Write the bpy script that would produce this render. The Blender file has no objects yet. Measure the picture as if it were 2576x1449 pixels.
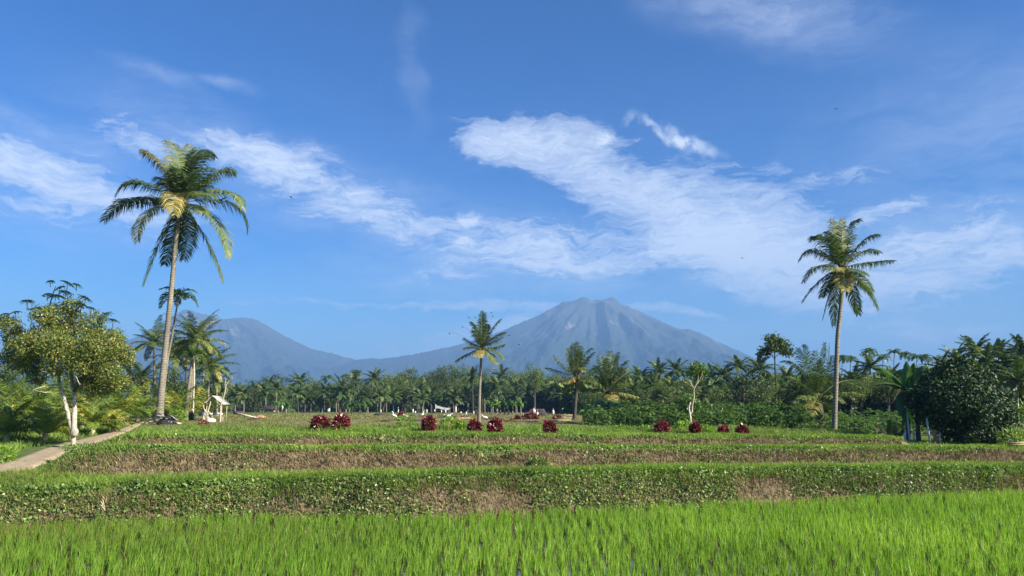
import bpy, math, random
import numpy as np
from mathutils import Vector
rng = np.random.default_rng(7)
random.seed(7)
R_ = math.radians
scene = bpy.context.scene
C = scene.collection

# ------------------------------------------------------------------ camera
FX, CU, CV = 1860.0, 1288.0, 724.5          # focal length and centre in units of a 2576 x 1449 frame
PITCH = R_(9.33); EYE = 3.0
cam_d = bpy.data.cameras.new('camera'); cam = bpy.data.objects.new('camera', cam_d); C.objects.link(cam)
cam.location = (0, 0, EYE); cam.rotation_euler = (R_(90) + PITCH, 0, 0)
cam_d.sensor_width = 36; cam_d.lens = 36 * FX / 2576; cam_d.clip_start = 0.1; cam_d.clip_end = 40000
scene.camera = cam
cp, sp = math.cos(PITCH), math.sin(PITCH)
def ray(u, v):
    dx = (np.asarray(u, float) - CU) / FX; dy = (CV - np.asarray(v, float)) / FX
    return dx, cp - dy * sp, sp + dy * cp
def at(u, v, Y):
    "point that lies Y metres ahead on the line of sight of (u, v)"
    x, y, z = ray(u, v); k = Y / y
    return np.array([x * k, Y, EYE + z * k])
def mpp(Y): return Y * cp / FX * 1.0          # metres per frame unit at distance Y

# ------------------------------------------------------------------ sun, sky, exposure
SUN_AZ, SUN_EL = 118.0, 30.0                  # clockwise from the view direction
sd = Vector((math.sin(R_(SUN_AZ)) * math.cos(R_(SUN_EL)), math.cos(R_(SUN_AZ)) * math.cos(R_(SUN_EL)), math.sin(R_(SUN_EL))))
sl = bpy.data.lights.new('sun', 'SUN'); sl.energy = 5.0; sl.angle = R_(0.55); sl.color = (1.0, 0.93, 0.77)
so = bpy.data.objects.new('sun', sl); C.objects.link(so); so.rotation_euler = sd.to_track_quat('Z', 'Y').to_euler()
scene.view_settings.view_transform = 'Standard'; scene.view_settings.look = 'None'
scene.view_settings.exposure = 1.3; scene.view_settings.gamma = 1.0
cy = scene.cycles
cy.max_bounces = 5; cy.diffuse_bounces = 2; cy.glossy_bounces = 2; cy.transmission_bounces = 3; cy.volume_bounces = 0
cy.caustics_reflective = False; cy.caustics_refractive = False
cy.use_denoising = True

class NT:
    def __init__(s, tree): s.t = tree; s.n = tree.nodes; s.l = tree.links
    def new(s, typ, **kw):
        n = s.n.new(typ)
        for k, v in kw.items(): setattr(n, k, v)
        return n
    def put(s, sock, v):
        if hasattr(v, 'is_output') or isinstance(v, bpy.types.NodeSocket): s.l.new(v, sock)
        else: sock.default_value = v
    def math(s, op, a, b=0.0, c=None, clamp=False):
        n = s.new('ShaderNodeMath', operation=op, use_clamp=clamp); s.put(n.inputs[0], a); s.put(n.inputs[1], b)
        if c is not None: s.put(n.inputs[2], c)
        return n.outputs[0]
    def vmath(s, op, a, b=(0, 0, 0)):
        n = s.new('ShaderNodeVectorMath', operation=op); s.put(n.inputs[0], a); s.put(n.inputs[1], b)
        return n.outputs['Value'] if op in ('LENGTH', 'DOT_PRODUCT') else n.outputs[0]
    def noise(s, vec, scale, detail=3, rough=0.55, dist=0.0, out='Fac'):
        n = s.new('ShaderNodeTexNoise'); s.put(n.inputs['Vector'], vec); n.inputs['Scale'].default_value = scale
        n.inputs['Detail'].default_value = detail; n.inputs['Roughness'].default_value = rough; n.inputs['Distortion'].default_value = dist
        return n.outputs[out]
    def mapr(s, v, a, b, c=0.0, d=1.0, smooth=False):
        n = s.new('ShaderNodeMapRange'); n.interpolation_type = 'SMOOTHSTEP' if smooth else 'LINEAR'
        s.put(n.inputs[0], v)
        for i, x in enumerate((a, b, c, d)): s.put(n.inputs[i + 1], x)
        return n.outputs[0]
    def mix(s, f, a, b, mode='MIX'):
        n = s.new('ShaderNodeMix', data_type='RGBA', blend_type=mode); s.put(n.inputs[0], f)
        s.put(n.inputs[6], a); s.put(n.inputs[7], b); return n.outputs[2]
    def ramp(s, f, stops):
        n = s.new('ShaderNodeValToRGB'); e = n.color_ramp.elements
        while len(e) < len(stops): e.new(0.5)
        for i, (p, c) in enumerate(stops): e[i].position = p; e[i].color = (*c, 1)
        s.put(n.inputs[0], f); return n.outputs[0]
    def mapping(s, vec, loc=(0, 0, 0), rot=0.0, sc=(1, 1, 1), typ='POINT'):
        n = s.new('ShaderNodeMapping', vector_type=typ); s.put(n.inputs[0], vec)
        n.inputs[1].default_value = loc; n.inputs[2].default_value = (0, 0, rot); n.inputs[3].default_value = sc
        return n.outputs[0]

world = bpy.data.worlds.new('World'); scene.world = world; world.use_nodes = True
world.cycles.sampling_method = 'MANUAL'; world.cycles.sample_map_resolution = 512
W = NT(world.node_tree); W.n.clear()
sky = W.new('ShaderNodeTexSky', sky_type='NISHITA'); sky.sun_disc = False
sky.sun_elevation = R_(SUN_EL); sky.sun_rotation = R_(SUN_AZ)
sky.altitude = 600; sky.air_density = 1.0; sky.dust_density = 0.8; sky.ozone_density = 2.5
SKY_STRENGTH = 0.068
tc = W.new('ShaderNodeTexCoord').outputs['Generated']
sep = W.new('ShaderNodeSeparateXYZ'); W.put(sep.inputs[0], tc)
az = W.math('MULTIPLY', W.math('ARCTAN2', sep.outputs[0], sep.outputs[1]), 100.0)
el = W.math('MULTIPLY', W.math('ARCSINE', sep.outputs[2]), 100.0)
cmb = W.new('ShaderNodeCombineXYZ'); W.put(cmb.inputs[0], az); W.put(cmb.inputs[1], el)
P0 = cmb.outputs[0]                           # azimuth and elevation in hundredths of a radian
wn = W.noise(P0, 0.14, 5, 0.6, 0.0, 'Color')
warp = W.vmath('MULTIPLY', W.vmath('SUBTRACT', wn, (0.5, 0.5, 0.5)), (8, 4, 0))
P1 = W.vmath('ADD', P0, warp)
def azel(u, v):
    x, y, z = ray(u, v); return math.atan2(x, y) * 100, math.asin(z / math.sqrt(x * x + y * y + z * z)) * 100
CLOUDS = [  # u, v, half length, half height, tilt, strength : where each cloud stands in the sky
    (60, 400, 330, 75, -14, .62), (190, 500, 520, 95, -4, .52), (330, 345, 230, 60, -22, .42), (620, 375, 220, 65, -6, .50),
    (780, 430, 280, 75, -18, .50), (880, 515, 460, 90, -13, .58), (1080, 565, 240, 60, -10, .26),
    (1235, 365, 190, 85, -8, .85), (1400, 345, 320, 80, -4, .72), (1440, 420, 380, 95, -19, .80),
    (1660, 510, 430, 140, -24, .86), (1830, 590, 430, 150, -22, .86), (1960, 690, 340, 120, -24, .78), (1560, 640, 560, 95, -6, .58),
    (1330, 590, 320, 75, -6, .55), (1500, 350, 120, 40, -5, .3), (1230, 690, 500, 60, 0, .34),
    (1900, 480, 300, 100, -26, .50), (2120, 640, 260, 90, -10, .5),
    (2200, 540, 190, 34, 16, .55), (2330, 610, 330, 40, 17, .40), (2450, 670, 330, 75, 15, .55), (2300, 720, 340, 80, 4, .55),
    (2150, 450, 220, 40, -8, .34), (2450, 500, 160, 50, -8, .25), (2400, 830, 350, 26, 0, .45),
    (1000, 768, 480, 22, 0, .62), (1300, 765, 280, 24, 0, .5), (1720, 786, 240, 20, -9, .75), (1180, 855, 380, 70, 12, .72), (1320, 800, 190, 50, 12, .6),
    (90, 320, 160, 40, -10, .18)]
total = None
for (u, v, a, b, rot, st) in CLOUDS:
    cx, cyy = azel(u, v); k = 100 / FX
    m = W.mapping(P1, (cx, cyy, 0), R_(rot), (a * k, b * k, 1), 'TEXTURE')
    d = W.mapr(W.vmath('LENGTH', m), 1.0, 0.0, 0.0, st * 1.3, True)
    total = d if total is None else W.math('ADD', total, d)
st1 = W.noise(W.mapping(P1, (0, 0, 0), R_(20), (0.30, 1.0, 1)), 0.32, 7, 0.62, 0.6)
st2 = W.noise(W.mapping(P1, (7, 3, 0), R_(8), (0.22, 1.0, 1)), 0.12, 5, 0.55, 0.8)
st3 = W.noise(W.mapping(P1, (2, 9, 0), R_(24), (0.22, 1.0, 1)), 1.3, 8, 0.66, 1.2)
nz = W.math('ADD', W.math('ADD', W.math('MULTIPLY', st1, 0.8), W.math('MULTIPLY', st2, 0.7)), W.math('MULTIPLY', st3, 0.5))       # about 1 on average
fine0 = W.noise(W.mapping(P1, (5, 1, 0), R_(-24), (0.35, 1.0, 1)), 2.2, 8, 0.65, 0.8)
xx = W.math('MAXIMUM', W.math('SUBTRACT', W.math('MULTIPLY', total, 1.05), W.math('MULTIPLY', W.math('SUBTRACT', 1.13, nz), 2.7)), 0.0)
dens = W.math('SUBTRACT', 1.0, W.math('EXPONENT', W.math('MULTIPLY', xx, -1.0)))
dens = W.math('MULTIPLY', dens, W.mapr(total, 0.0, 0.22, 0.0, 1.0, True))
dens = W.math('MULTIPLY', dens, W.mapr(W.math('ADD', W.math('MULTIPLY', st3, .6), W.math('MULTIPLY', fine0, .4)), .36, .60, .74, 1.10))
# three small dense clouds and a ragged one, with finer edges
fine = W.noise(P0, 0.55, 7, 0.62, 0.4)
fw = W.vmath('MULTIPLY', W.vmath('SUBTRACT', W.noise(P0, 0.5, 5, 0.6, 0.0, 'Color'), (0.5, 0.5, 0.5)), (2.2, 2.2, 0))
P2 = W.vmath('ADD', P0, fw); small = None
for (u, v, a, b, rot, st) in [(1180, 553, 52, 26, -4, 1.0), (1172, 606, 46, 18, 0, .95), (1520, 352, 50, 22, 0, .5), (1640, 318, 60, 16, -40, .7),
                              (1700, 350, 70, 28, -38, .8), (1755, 370, 95, 24, -22, .75), (1580, 297, 35, 16, 30, .35), (1895, 655, 40, 14, 0, .18)]:
    cx, cyy = azel(u, v); k = 100 / FX
    m = W.mapping(P2, (cx, cyy, 0), R_(rot), (a * k, b * k, 1), 'TEXTURE')
    d = W.mapr(W.vmath('LENGTH', m), 1.0, 0.1, 0.0, st, True)
    small = d if small is None else W.math('ADD', small, d)
small = W.math('MULTIPLY', small, W.mapr(fine, 0.33, 0.56, 0.25, 1.25))
dens = W.math('ADD', dens, W.math('MULTIPLY', small, 0.7))
soft = None
for (u, v, a, b, rot, st) in [(1930, 30, 480, 130, -18, .30), (1040, 170, 55, 190, 8, .12), (380, 180, 140, 34, -8, .15), (565, 208, 110, 22, 0, .18), (90, 320, 260, 60, -12, .18), (2500, 330, 520, 300, 0, .16),
                              (480, 330, 420, 110, -12, .18), (1230, 690, 620, 110, 0, .26), (1500, 640, 700, 130, -8, .26), (2000, 880, 1500, 130, 0, .20), (2350, 640, 520, 160, 8, .30), (100, 480, 500, 160, -6, .24), (900, 520, 560, 150, -12, .22)]:
    cx, cyy = azel(u, v); k = 100 / FX
    d = W.mapr(W.vmath('LENGTH', W.mapping(P1, (cx, cyy, 0), R_(rot), (a * k, b * k, 1), 'TEXTURE')), 1.0, 0.0, 0.0, st, True); soft = d if soft is None else W.math('ADD', soft, d)
dens = W.math('ADD', dens, W.math('MULTIPLY', soft, W.mapr(nz, .75, 1.25, .25, 1.6)))
veil = W.mapr(el, 45.0, 0.0, 0.0, 0.13)      # thin cirrus veil everywhere
dens = W.math('ADD', dens, W.math('MULTIPLY', veil, W.mapr(nz, 0.7, 1.3, 0.0, 1.6)))
dens = W.math('MINIMUM', W.math('MULTIPLY', dens, 0.92), 0.92)
hs = W.new('ShaderNodeHueSaturation'); W.put(hs.inputs['Color'], sky.outputs[0]); hs.inputs['Saturation'].default_value = 1.62; hs.inputs['Hue'].default_value = 0.508; hs.inputs['Value'].default_value = 1.0
gm = W.new('ShaderNodeGamma'); gm.inputs[1].default_value = 1.22
skyc = W.mix(1.0, hs.outputs[0], (SKY_STRENGTH * 3,) * 3 + (1,), 'MULTIPLY'); W.put(gm.inputs[0], skyc)
skyc = W.mix(1.0, gm.outputs[0], (0.305, 0.345, 0.325, 1), 'MULTIPLY')
col = W.mix(dens, skyc, (0.40, 0.435, 0.50, 1))
bg = W.new('ShaderNodeBackground'); W.put(bg.inputs[0], col); bg.inputs[1].default_value = 1.0
ow = W.new('ShaderNodeOutputWorld'); W.l.new(bg.outputs[0], ow.inputs[0])

# ------------------------------------------------------------------ helpers
def hsh(ix, iy, seed):
    h = (ix.astype(np.int64) * 374761393 + iy.astype(np.int64) * 668265263 + seed * 982451653) & 0x7fffffff
    h = ((h ^ (h >> 13)) * 1274126177) & 0x7fffffff
    return ((h ^ (h >> 16)) & 0xffff) / 65535.0
def vn(x, y, seed=0):
    x = np.asarray(x, float); y = np.asarray(y, float)
    ix = np.floor(x); iy = np.floor(y); fx = x - ix; fy = y - iy
    fx = fx * fx * (3 - 2 * fx); fy = fy * fy * (3 - 2 * fy)
    a = hsh(ix, iy, seed); b = hsh(ix + 1, iy, seed); c = hsh(ix, iy + 1, seed); d = hsh(ix + 1, iy + 1, seed)
    return (a * (1 - fx) + b * fx) * (1 - fy) + (c * (1 - fx) + d * fx) * fy
def fbm(x, y, seed=0, o=4):
    s = 0; a = 0.5; t = 0
    for i in range(o):
        s = s + a * vn(np.asarray(x) * 2 ** i, np.asarray(y) * 2 ** i, seed + i); t += a; a *= 0.5
    return s / t
def sstep(a, b, x):
    t = np.clip((np.asarray(x, float) - a) / (b - a), 0, 1); return t * t * (3 - 2 * t)

class Geo:
    def __init__(s): s.V = []; s.F = []; s.A = []; s.n = 0
    def add(s, V, F, a=0.5):
        V = np.asarray(V, float).reshape(-1, 3)
        if not isinstance(F, list): F = [F]
        for f in F: s.F.append(np.asarray(f, np.int64) + s.n)
        s.V.append(V); s.A.append(np.broadcast_to(np.asarray(a, float), (len(V),)).copy()); s.n += len(V)
    def mesh(s, name, mat, smooth=False):
        me = bpy.data.meshes.new(name); V = np.concatenate(s.V)
        me.vertices.add(len(V)); me.vertices.foreach_set('co', V.astype(np.float32).ravel())
        idx = np.concatenate([f.ravel() for f in s.F]); tot = np.concatenate([np.full(len(f), f.shape[1]) for f in s.F])
        me.loops.add(len(idx)); me.loops.foreach_set('vertex_index', idx.astype(np.int32))
        me.polygons.add(len(tot)); me.polygons.foreach_set('loop_start', (np.cumsum(tot) - tot).astype(np.int32))
        me.polygons.foreach_set('loop_total', tot.astype(np.int32))
        at_ = me.attributes.new('rnd', 'FLOAT', 'POINT'); at_.data.foreach_set('value', np.concatenate(s.A).astype(np.float32))
        me.update(calc_edges=True); me.materials.append(mat)
        if smooth: me.polygons.foreach_set('use_smooth', np.ones(len(tot), bool))
        return me
    def obj(s, name, mat, parent=None, smooth=False, origin=None):
        pass
        o = bpy.data.objects.new(name, s.mesh(name, mat, smooth)); C.objects.link(o)
        if parent is not None: o.parent = parent
        elif origin is not None: o.location = [float(x) for x in origin]
        return o
def tag(o, label=None, cat=None, group=None, kind=None):
    if label: o['label'] = label
    if cat: o['category'] = cat
    if group: o['group'] = group
    if kind: o['kind'] = kind
    return o
def empty(name, loc, label, cat, group=None):
    o = bpy.data.objects.new(name, None); C.objects.link(o); o.location = [float(x) for x in loc]; o.empty_display_size = 0.3
    return tag(o, label, cat, group)
def copy_tree(o, parent=None):
    c = o.copy(); C.objects.link(c)
    if parent is not None: c.parent = parent
    for ch in list(o.children): copy_tree(ch, c)
    return c
def unit(v):
    v = np.asarray(v, float); return v / np.maximum(np.linalg.norm(v, axis=-1, keepdims=True), 1e-9)
def bez(p, n):
    t = np.linspace(0, 1, n)[:, None]; p = [np.asarray(q, float) for q in p]
    if len(p) == 3: return (1 - t) ** 2 * p[0] + 2 * t * (1 - t) * p[1] + t ** 2 * p[2]
    return (1 - t) ** 3 * p[0] + 3 * t * (1 - t) ** 2 * p[1] + 3 * t ** 2 * (1 - t) * p[2] + t ** 3 * p[3]
def polyline(pts, n):
    "smooth curve through the points"
    P = np.asarray(pts, float); k = len(P); t = np.linspace(0, k - 1, n); i = np.clip(np.floor(t).astype(int), 0, k - 2); f = (t - i)[:, None]
    g = lambda j: P[np.clip(j, 0, k - 1)]
    a, b, c, d = g(i - 1), g(i), g(i + 1), g(i + 2)
    return 0.5 * (2 * b + (c - a) * f + (2 * a - 5 * b + 4 * c - d) * f ** 2 + (3 * b - a - 3 * c + d) * f ** 3)
def tube(g, pts, rad, seg=8, a=0.5, cap=True):
    pts = np.asarray(pts, float); n = len(pts); rad = np.broadcast_to(np.asarray(rad, float), (n,))
    T = unit(np.gradient(pts, axis=0)); ref = np.array([0.31, 0.95, 0.05]) if abs(T[:, 2]).mean() > 0.6 else np.array([0.0, 0.1, 1.0])
    A = unit(np.cross(T, ref)); B = np.cross(T, A); th = np.arange(seg) * 2 * math.pi / seg
    V = pts[:, None] + rad[:, None, None] * (A[:, None] * np.cos(th)[None, :, None] + B[:, None] * np.sin(th)[None, :, None])
    i = np.arange(n - 1)[:, None] * seg; j = np.arange(seg)[None]; j2 = (j + 1) % seg
    F = np.stack([i + j, i + j2, i + seg + j2, i + seg + j], -1).reshape(-1, 4)
    fs = [F]
    if cap: fs += [np.array([np.arange(seg)[::-1]]), np.array([np.arange(seg) + (n - 1) * seg])]
    g.add(V.reshape(-1, 3), fs, a)
def blob(g, c, r, nz_=0.12, seed=1, seg=12, a=0.5):
    "rounded uneven lump, r = (rx, ry, rz)"
    th = np.linspace(0, math.pi, seg); ph = np.linspace(0, 2 * math.pi, seg * 2, endpoint=False); T, P = np.meshgrid(th, ph, indexing='ij')
    d = np.stack([np.sin(T) * np.cos(P), np.sin(T) * np.sin(P), np.cos(T)], -1)
    k = 1 + nz_ * (fbm(d[..., 0] * 2.3 + seed, d[..., 1] * 2.3 + d[..., 2] * 1.7 + seed, seed) - 0.5) * 2
    V = np.asarray(c, float) + d * k[..., None] * np.asarray(r, float); m = seg * 2
    i = np.arange(seg - 1)[:, None] * m; j = np.arange(m)[None]; j2 = (j + 1) % m
    g.add(V.reshape(-1, 3), np.stack([i + j, i + m + j, i + m + j2, i + j2], -1).reshape(-1, 4), a)
def box(g, c, s, rz=0.0, a=0.5, M=None):
    c = np.asarray(c, float); s = np.asarray(s, float) / 2
    V = np.array([[x, y, z] for x in (-1, 1) for y in (-1, 1) for z in (-1, 1)], float) * s
    if M is not None: V = V @ np.asarray(M).T
    cr, sr = math.cos(rz), math.sin(rz); V = V @ np.array([[cr, sr, 0], [-sr, cr, 0], [0, 0, 1]])
    g.add(V + c, np.array([[0, 1, 3, 2], [4, 6, 7, 5], [0, 4, 5, 1], [2, 3, 7, 6], [0, 2, 6, 4], [1, 5, 7, 3]]), a)
def leaves(g, P, D, N, L, Wd, a):
    "pointed leaves: base P, direction D, normal N, length L, width Wd, slightly cupped"
    n = len(P); D = unit(D); S = unit(np.cross(D, N)); L = np.broadcast_to(L, (n,))[:, None]; Wd = np.broadcast_to(Wd, (n,))[:, None]
    up = np.cross(S, D)
    V = np.stack([P, P + D * L * .42 + S * Wd / 2 + up * L * .05, P + D * L - up * L * .06, P + D * L * .42 - S * Wd / 2 + up * L * .05], 1)
    g.add(V.reshape(-1, 3), (np.arange(n)[:, None] * 4 + np.arange(4)[None]), np.repeat(np.broadcast_to(a, (n,)), 4))
def blades(g, P, H, Wd, lean, a, curl=0.5):
    "grass blades from P, height H, width Wd, lean = horizontal offset vectors of the tip"
    n = len(P); H = np.broadcast_to(H, (n,)); Wd = np.broadcast_to(Wd, (n,)); th = rng.uniform(0, math.pi, n)
    S = np.stack([np.cos(th), np.sin(th), np.zeros(n)], 1) * (Wd / 2)[:, None]
    up = np.array([0, 0, 1.0])[None] * H[:, None]; Lx = np.concatenate([lean, np.zeros((n, 1))], 1)
    mid = P + up * .58 + Lx * .58 * (1 - curl); tip = P + up + Lx
    V = np.stack([P - S, P + S, mid + S * .85, mid - S * .85, tip], 1).reshape(-1, 3); b = np.arange(n)[:, None] * 5
    g.add(V, [b + np.array([[0, 1, 2, 3]]), b + np.array([[3, 2, 4]])], np.repeat(np.broadcast_to(a, (n,)), 5))
def rdir(n):
    v = rng.normal(size=(n, 3)); return unit(v)

# ------------------------------------------------------------------ materials
def leafmat(name, stops, rough=0.5, tr=0.3, spec=0.4, var=0.25, tcol=None):
    m = bpy.data.materials.new(name); m.use_nodes = True; N = NT(m.node_tree); N.n.clear()
    at_ = N.new('ShaderNodeAttribute', attribute_name='rnd').outputs['Fac']
    oi = N.new('ShaderNodeObjectInfo').outputs['Random']
    col = N.ramp(at_, stops)
    k = N.mapr(oi, 0, 1, 1 - var, 1 + var)
    col = N.vmath('SCALE', col); col.node.inputs[3].default_value = 1; N.l.new(k, col.node.inputs[3])
    p = N.new('ShaderNodeBsdfPrincipled'); N.put(p.inputs['Base Color'], col); p.inputs['Roughness'].default_value = rough
    p.inputs['Specular IOR Level'].default_value = spec
    t = N.new('ShaderNodeBsdfTranslucent')
    tc_ = N.mix(1.0, col, (tcol or (1.5, 1.7, 0.6)) + (1,), 'MULTIPLY'); N.put(t.inputs[0], tc_)
    mx = N.new('ShaderNodeMixShader'); mx.inputs[0].default_value = tr; N.l.new(p.outputs[0], mx.inputs[1]); N.l.new(t.outputs[0], mx.inputs[2])
    o = N.new('ShaderNodeOutputMaterial'); N.l.new(mx.outputs[0], o.inputs[0]); return m
def solid(name, c1, c2=None, scale=8.0, rough=0.8, bump=0.0, spec=0.3, sc=(1, 1, 1), detail=5):
    m = bpy.data.materials.new(name); m.use_nodes = True; N = NT(m.node_tree); N.n.clear()
    p = N.new('ShaderNodeBsdfPrincipled'); o = N.new('ShaderNodeOutputMaterial'); N.l.new(p.outputs[0], o.inputs[0])
    tcd = N.new('ShaderNodeTexCoord').outputs['Object']; v = N.mapping(tcd, sc=sc); nz_ = N.noise(v, scale, detail, 0.6)
    if c2: N.put(p.inputs['Base Color'], N.mix(N.mapr(nz_, 0.32, 0.68), c1 + (1,), c2 + (1,)))
    else: p.inputs['Base Color'].default_value = c1 + (1,)
    p.inputs['Roughness'].default_value = rough; p.inputs['Specular IOR Level'].default_value = spec
    if bump:
        b = N.new('ShaderNodeBump'); b.inputs['Strength'].default_value = bump; b.inputs['Distance'].default_value = 0.05
        N.put(b.inputs['Height'], nz_); N.l.new(b.outputs[0], p.inputs['Normal'])
    return m
M = {}
M['rice'] = leafmat('rice_blade', [(0, (.20, .19, .05)), (.2, (.12, .22, .025)), (.7, (.19, .325, .035)), (1, (.36, .46, .09))], .45, .42, .3, 0)
M['grass'] = leafmat('grass_blade', [(0, (.24, .19, .09)), (.18, (.18, .17, .06)), (.35, (.11, .17, .03)), (.75, (.16, .26, .04)), (1, (.32, .38, .08))], .55, .35, .3, 0)
M['dry'] = leafmat('dry_stalk', [(0, (.085, .065, .035)), (.35, (.17, .13, .07)), (.7, (.30, .23, .12)), (1, (.50, .42, .22))], .7, .15, .2, 0, (1.1, 1, .8))
M['weed'] = leafmat('weed_leaf', [(0, (.05, .08, .02)), (.5, (.10, .17, .035)), (.85, (.18, .28, .06)), (1, (.42, .48, .18))], .45, .3, .4, 0)
M['palm'] = leafmat('palm_leaflet', [(0, (.026, .05, .016)), (.45, (.065, .105, .026)), (.7, (.14, .18, .04)), (.85, (.24, .20, .06)), (1, (.46, .33, .12))], .5, .24, .32, .2)
M['palmy'] = leafmat('young_palm_leaflet', [(0, (.06, .11, .018)), (.5, (.15, .21, .03)), (.8, (.32, .33, .05)), (1, (.50, .36, .08))], .4, .38, .4, .15)
M['areca'] = leafmat('areca_leaflet', [(0, (.03, .06, .015)), (.6, (.06, .12, .025)), (1, (.18, .24, .06))], .4, .28, .5, .15)
M['broad'] = leafmat('broad_leaf', [(0, (.028, .05, .015)), (.5, (.068, .105, .025)), (.85, (.15, .185, .044)), (1, (.17, .18, .06))], .65, .2, .2, .45)
M['darkleaf'] = leafmat('dark_glossy_leaf', [(0, (.008, .018, .007)), (.6, (.024, .052, .016)), (1, (.065, .11, .03))], .5, .08, .22, .0)
M['autumn'] = leafmat('olive_brown_leaf', [(0, (.04, .06, .015)), (.35, (.10, .14, .028)), (.70, (.18, .21, .04)), (.9, (.27, .20, .06)), (1, (.38, .27, .10))], .45, .28, .4, 0)
M['spray'] = leafmat('umbrella_spray_leaf', [(0, (.05, .09, .03)), (1, (.11, .17, .06))], .45, .2, .4, 0)
M['cassava'] = leafmat('cassava_leaf', [(0, (.035, .075, .018)), (.6, (.09, .16, .034)), (1, (.15, .22, .05))], .45, .25, .4, 0)
M['banana'] = leafmat('banana_leaf', [(0, (.03, .07, .02)), (.6, (.07, .14, .03)), (.85, (.18, .30, .04)), (1, (.36, .48, .05))], .35, .40, .5, .15)
M['red'] = leafmat('crimson_leaf', [(0, (.035, .006, .010)), (.5, (.12, .010, .016)), (.85, (.27, .025, .028)), (1, (.65, .32, .32))], .25, .15, .8, .12, (1.5, .5, .5))  # the palest stop paints pinkish glints into some of the leaves
M['lime'] = leafmat('lime_leaf', [(0, (.08, .15, .02)), (.6, (.17, .30, .03)), (1, (.38, .46, .06))], .45, .35, .4, .1)
M['trunk'] = solid('palm_bark', (.30, .26, .20), (.14, .12, .10), 9, .85, .6, sc=(1, 1, 2.2))
M['trunkd'] = solid('dark_bark', (.10, .085, .07), (.045, .04, .035), 9, .85, .6, sc=(1, 1, 2))
M['barkw'] = solid('pale_blotched_bark', (.50, .45, .37), (.20, .17, .13), 7, .8, .4, sc=(1, 1, 1.6))
M['pale'] = solid('weathered_pale_wood', (.55, .48, .36), (.35, .29, .21), 10, .8, .3)
M['rachis'] = solid('leaf_stalk', (.26, .24, .08), (.16, .17, .05), 5, .5)
for nm_ in ('trunk', 'trunkd'):                            # ring scars round the palm stems
    N = NT(M[nm_].node_tree); p = [n for n in N.n if n.type == 'BSDF_PRINCIPLED'][0]; lk = p.inputs['Base Color'].links[0]; src = lk.from_socket
    tcd = N.new('ShaderNodeTexCoord').outputs['Object']; w = N.new('ShaderNodeTexWave', wave_type='BANDS', bands_direction='Z'); N.put(w.inputs['Vector'], tcd); w.inputs['Scale'].default_value = 2.3; w.inputs['Distortion'].default_value = 1.6; w.inputs['Detail'].default_value = 3
    st = N.mapr(N.noise(tcd, 1.3, 4, .6), .35, .65, .72, 1.12); k = N.math('MULTIPLY', N.mapr(w.outputs['Fac'], .0, .35, .55, 1.0), st)
    v = N.vmath('SCALE', src); N.l.new(k, v.node.inputs[3]); N.put(p.inputs['Base Color'], v)
M['nut'] = solid('coconut_husk', (.45, .24, .06), (.30, .17, .05), 5, .5)
M['white'] = solid('white_plastic_sheet', (.78, .77, .74), (.66, .65, .62), 14, .6)
M['bird'] = solid('white_feathers', (.80, .78, .72), None, 5, .7)
M['black'] = solid('dark_cloth', (.02, .022, .028), (.04, .04, .045), 14, .7)
M['thatch'] = solid('grey_thatch', (.16, .13, .11), (.08, .065, .055), 16, .9, .8, sc=(3, 1, 1))
M['bamboo'] = solid('old_bamboo', (.42, .32, .18), (.28, .21, .12), 8, .6)
M['bluecloth'] = solid('faded_blue_cloth', (.30, .38, .50), (.22, .28, .38), 10, .8)
M['tarp'] = solid('sheet_roofing', (.62, .58, .50), (.45, .40, .34), 12, .5, sc=(5, 1, 1))
M['brownpile'] = solid('brown_debris', (.09, .06, .045), (.05, .035, .03), 12, .9, .8)
M['orange'] = solid('fired_clay_earth', (.42, .22, .13), (.32, .17, .10), 8, .9, .4)
M['greypole'] = solid('grey_blue_pipe', (.36, .40, .46), (.28, .31, .36), 6, .5)
M['drybanana'] = solid('dry_banana_sheath', (.22, .14, .09), (.12, .08, .05), 8, .8, .4)

# ------------------------------------------------------------------ terrain
XN = np.array([-40., -12.5, -6.5, 0, 7.5, 16.5, 45])
def ext(a, l, r): return np.array([l] + list(a) + [r], float)
LY = [ext([19.0, 20.4, 21.2, 23.6, 25.9], 15.5, 31), ext([19.6, 21.0, 21.8, 24.2, 26.4], 16.2, 31.7), ext([21.2, 22.4, 23.5, 25.6, 27.6], 18.2, 33),
      ext([21.7, 22.9, 24, 26.1, 28.1], 18.7, 33.5), ext([22.7, 23.8, 25.2, 27.3, 29.2], 20, 35), ext([23.1, 24.2, 25.6, 27.7, 29.6], 20.4, 35.4),
      ext([26, 26.6, 28, 30, 32], 24, 38), ext([28, 28.6, 30, 32.5, 35], 26, 41), ext([29.5, 30.1, 31.5, 34, 37], 27.5, 43)]
LZ = [ext([0] * 5, 0, 0), ext([.99, 1.07, 1.20, 1.11, 1.0], .93, 1.0), ext([1.06, 1.09, 1.12, 1.03, .96], 1.0, .96),
      ext([1.91, 1.85, 1.81, 1.70, 1.58], 1.91, 1.58), ext([1.88, 1.82, 1.78, 1.68, 1.57], 1.88, 1.57), ext([2.16, 2.14, 2.11, 2.0, 1.88], 2.1, 1.88),
      ext([2.15, 2.14, 2.12, 1.98, 1.87], 2.15, 1.8), ext([2.26, 2.26, 2.23, 2.03, 1.88], 2.2, 1.8), ext([2.15, 2.15, 2.12, 1.98, 1.86], 2.2, 1.8)]
def line(k, X):
    X = np.asarray(X, float)
    return np.interp(X, XN, LY[k]) + (fbm(X * .55 + k * 9.7, X * 0 + k, 40 + k, 3) - .5) * .5
def lines(X): return [line(k, X) for k in range(9)]
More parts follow.
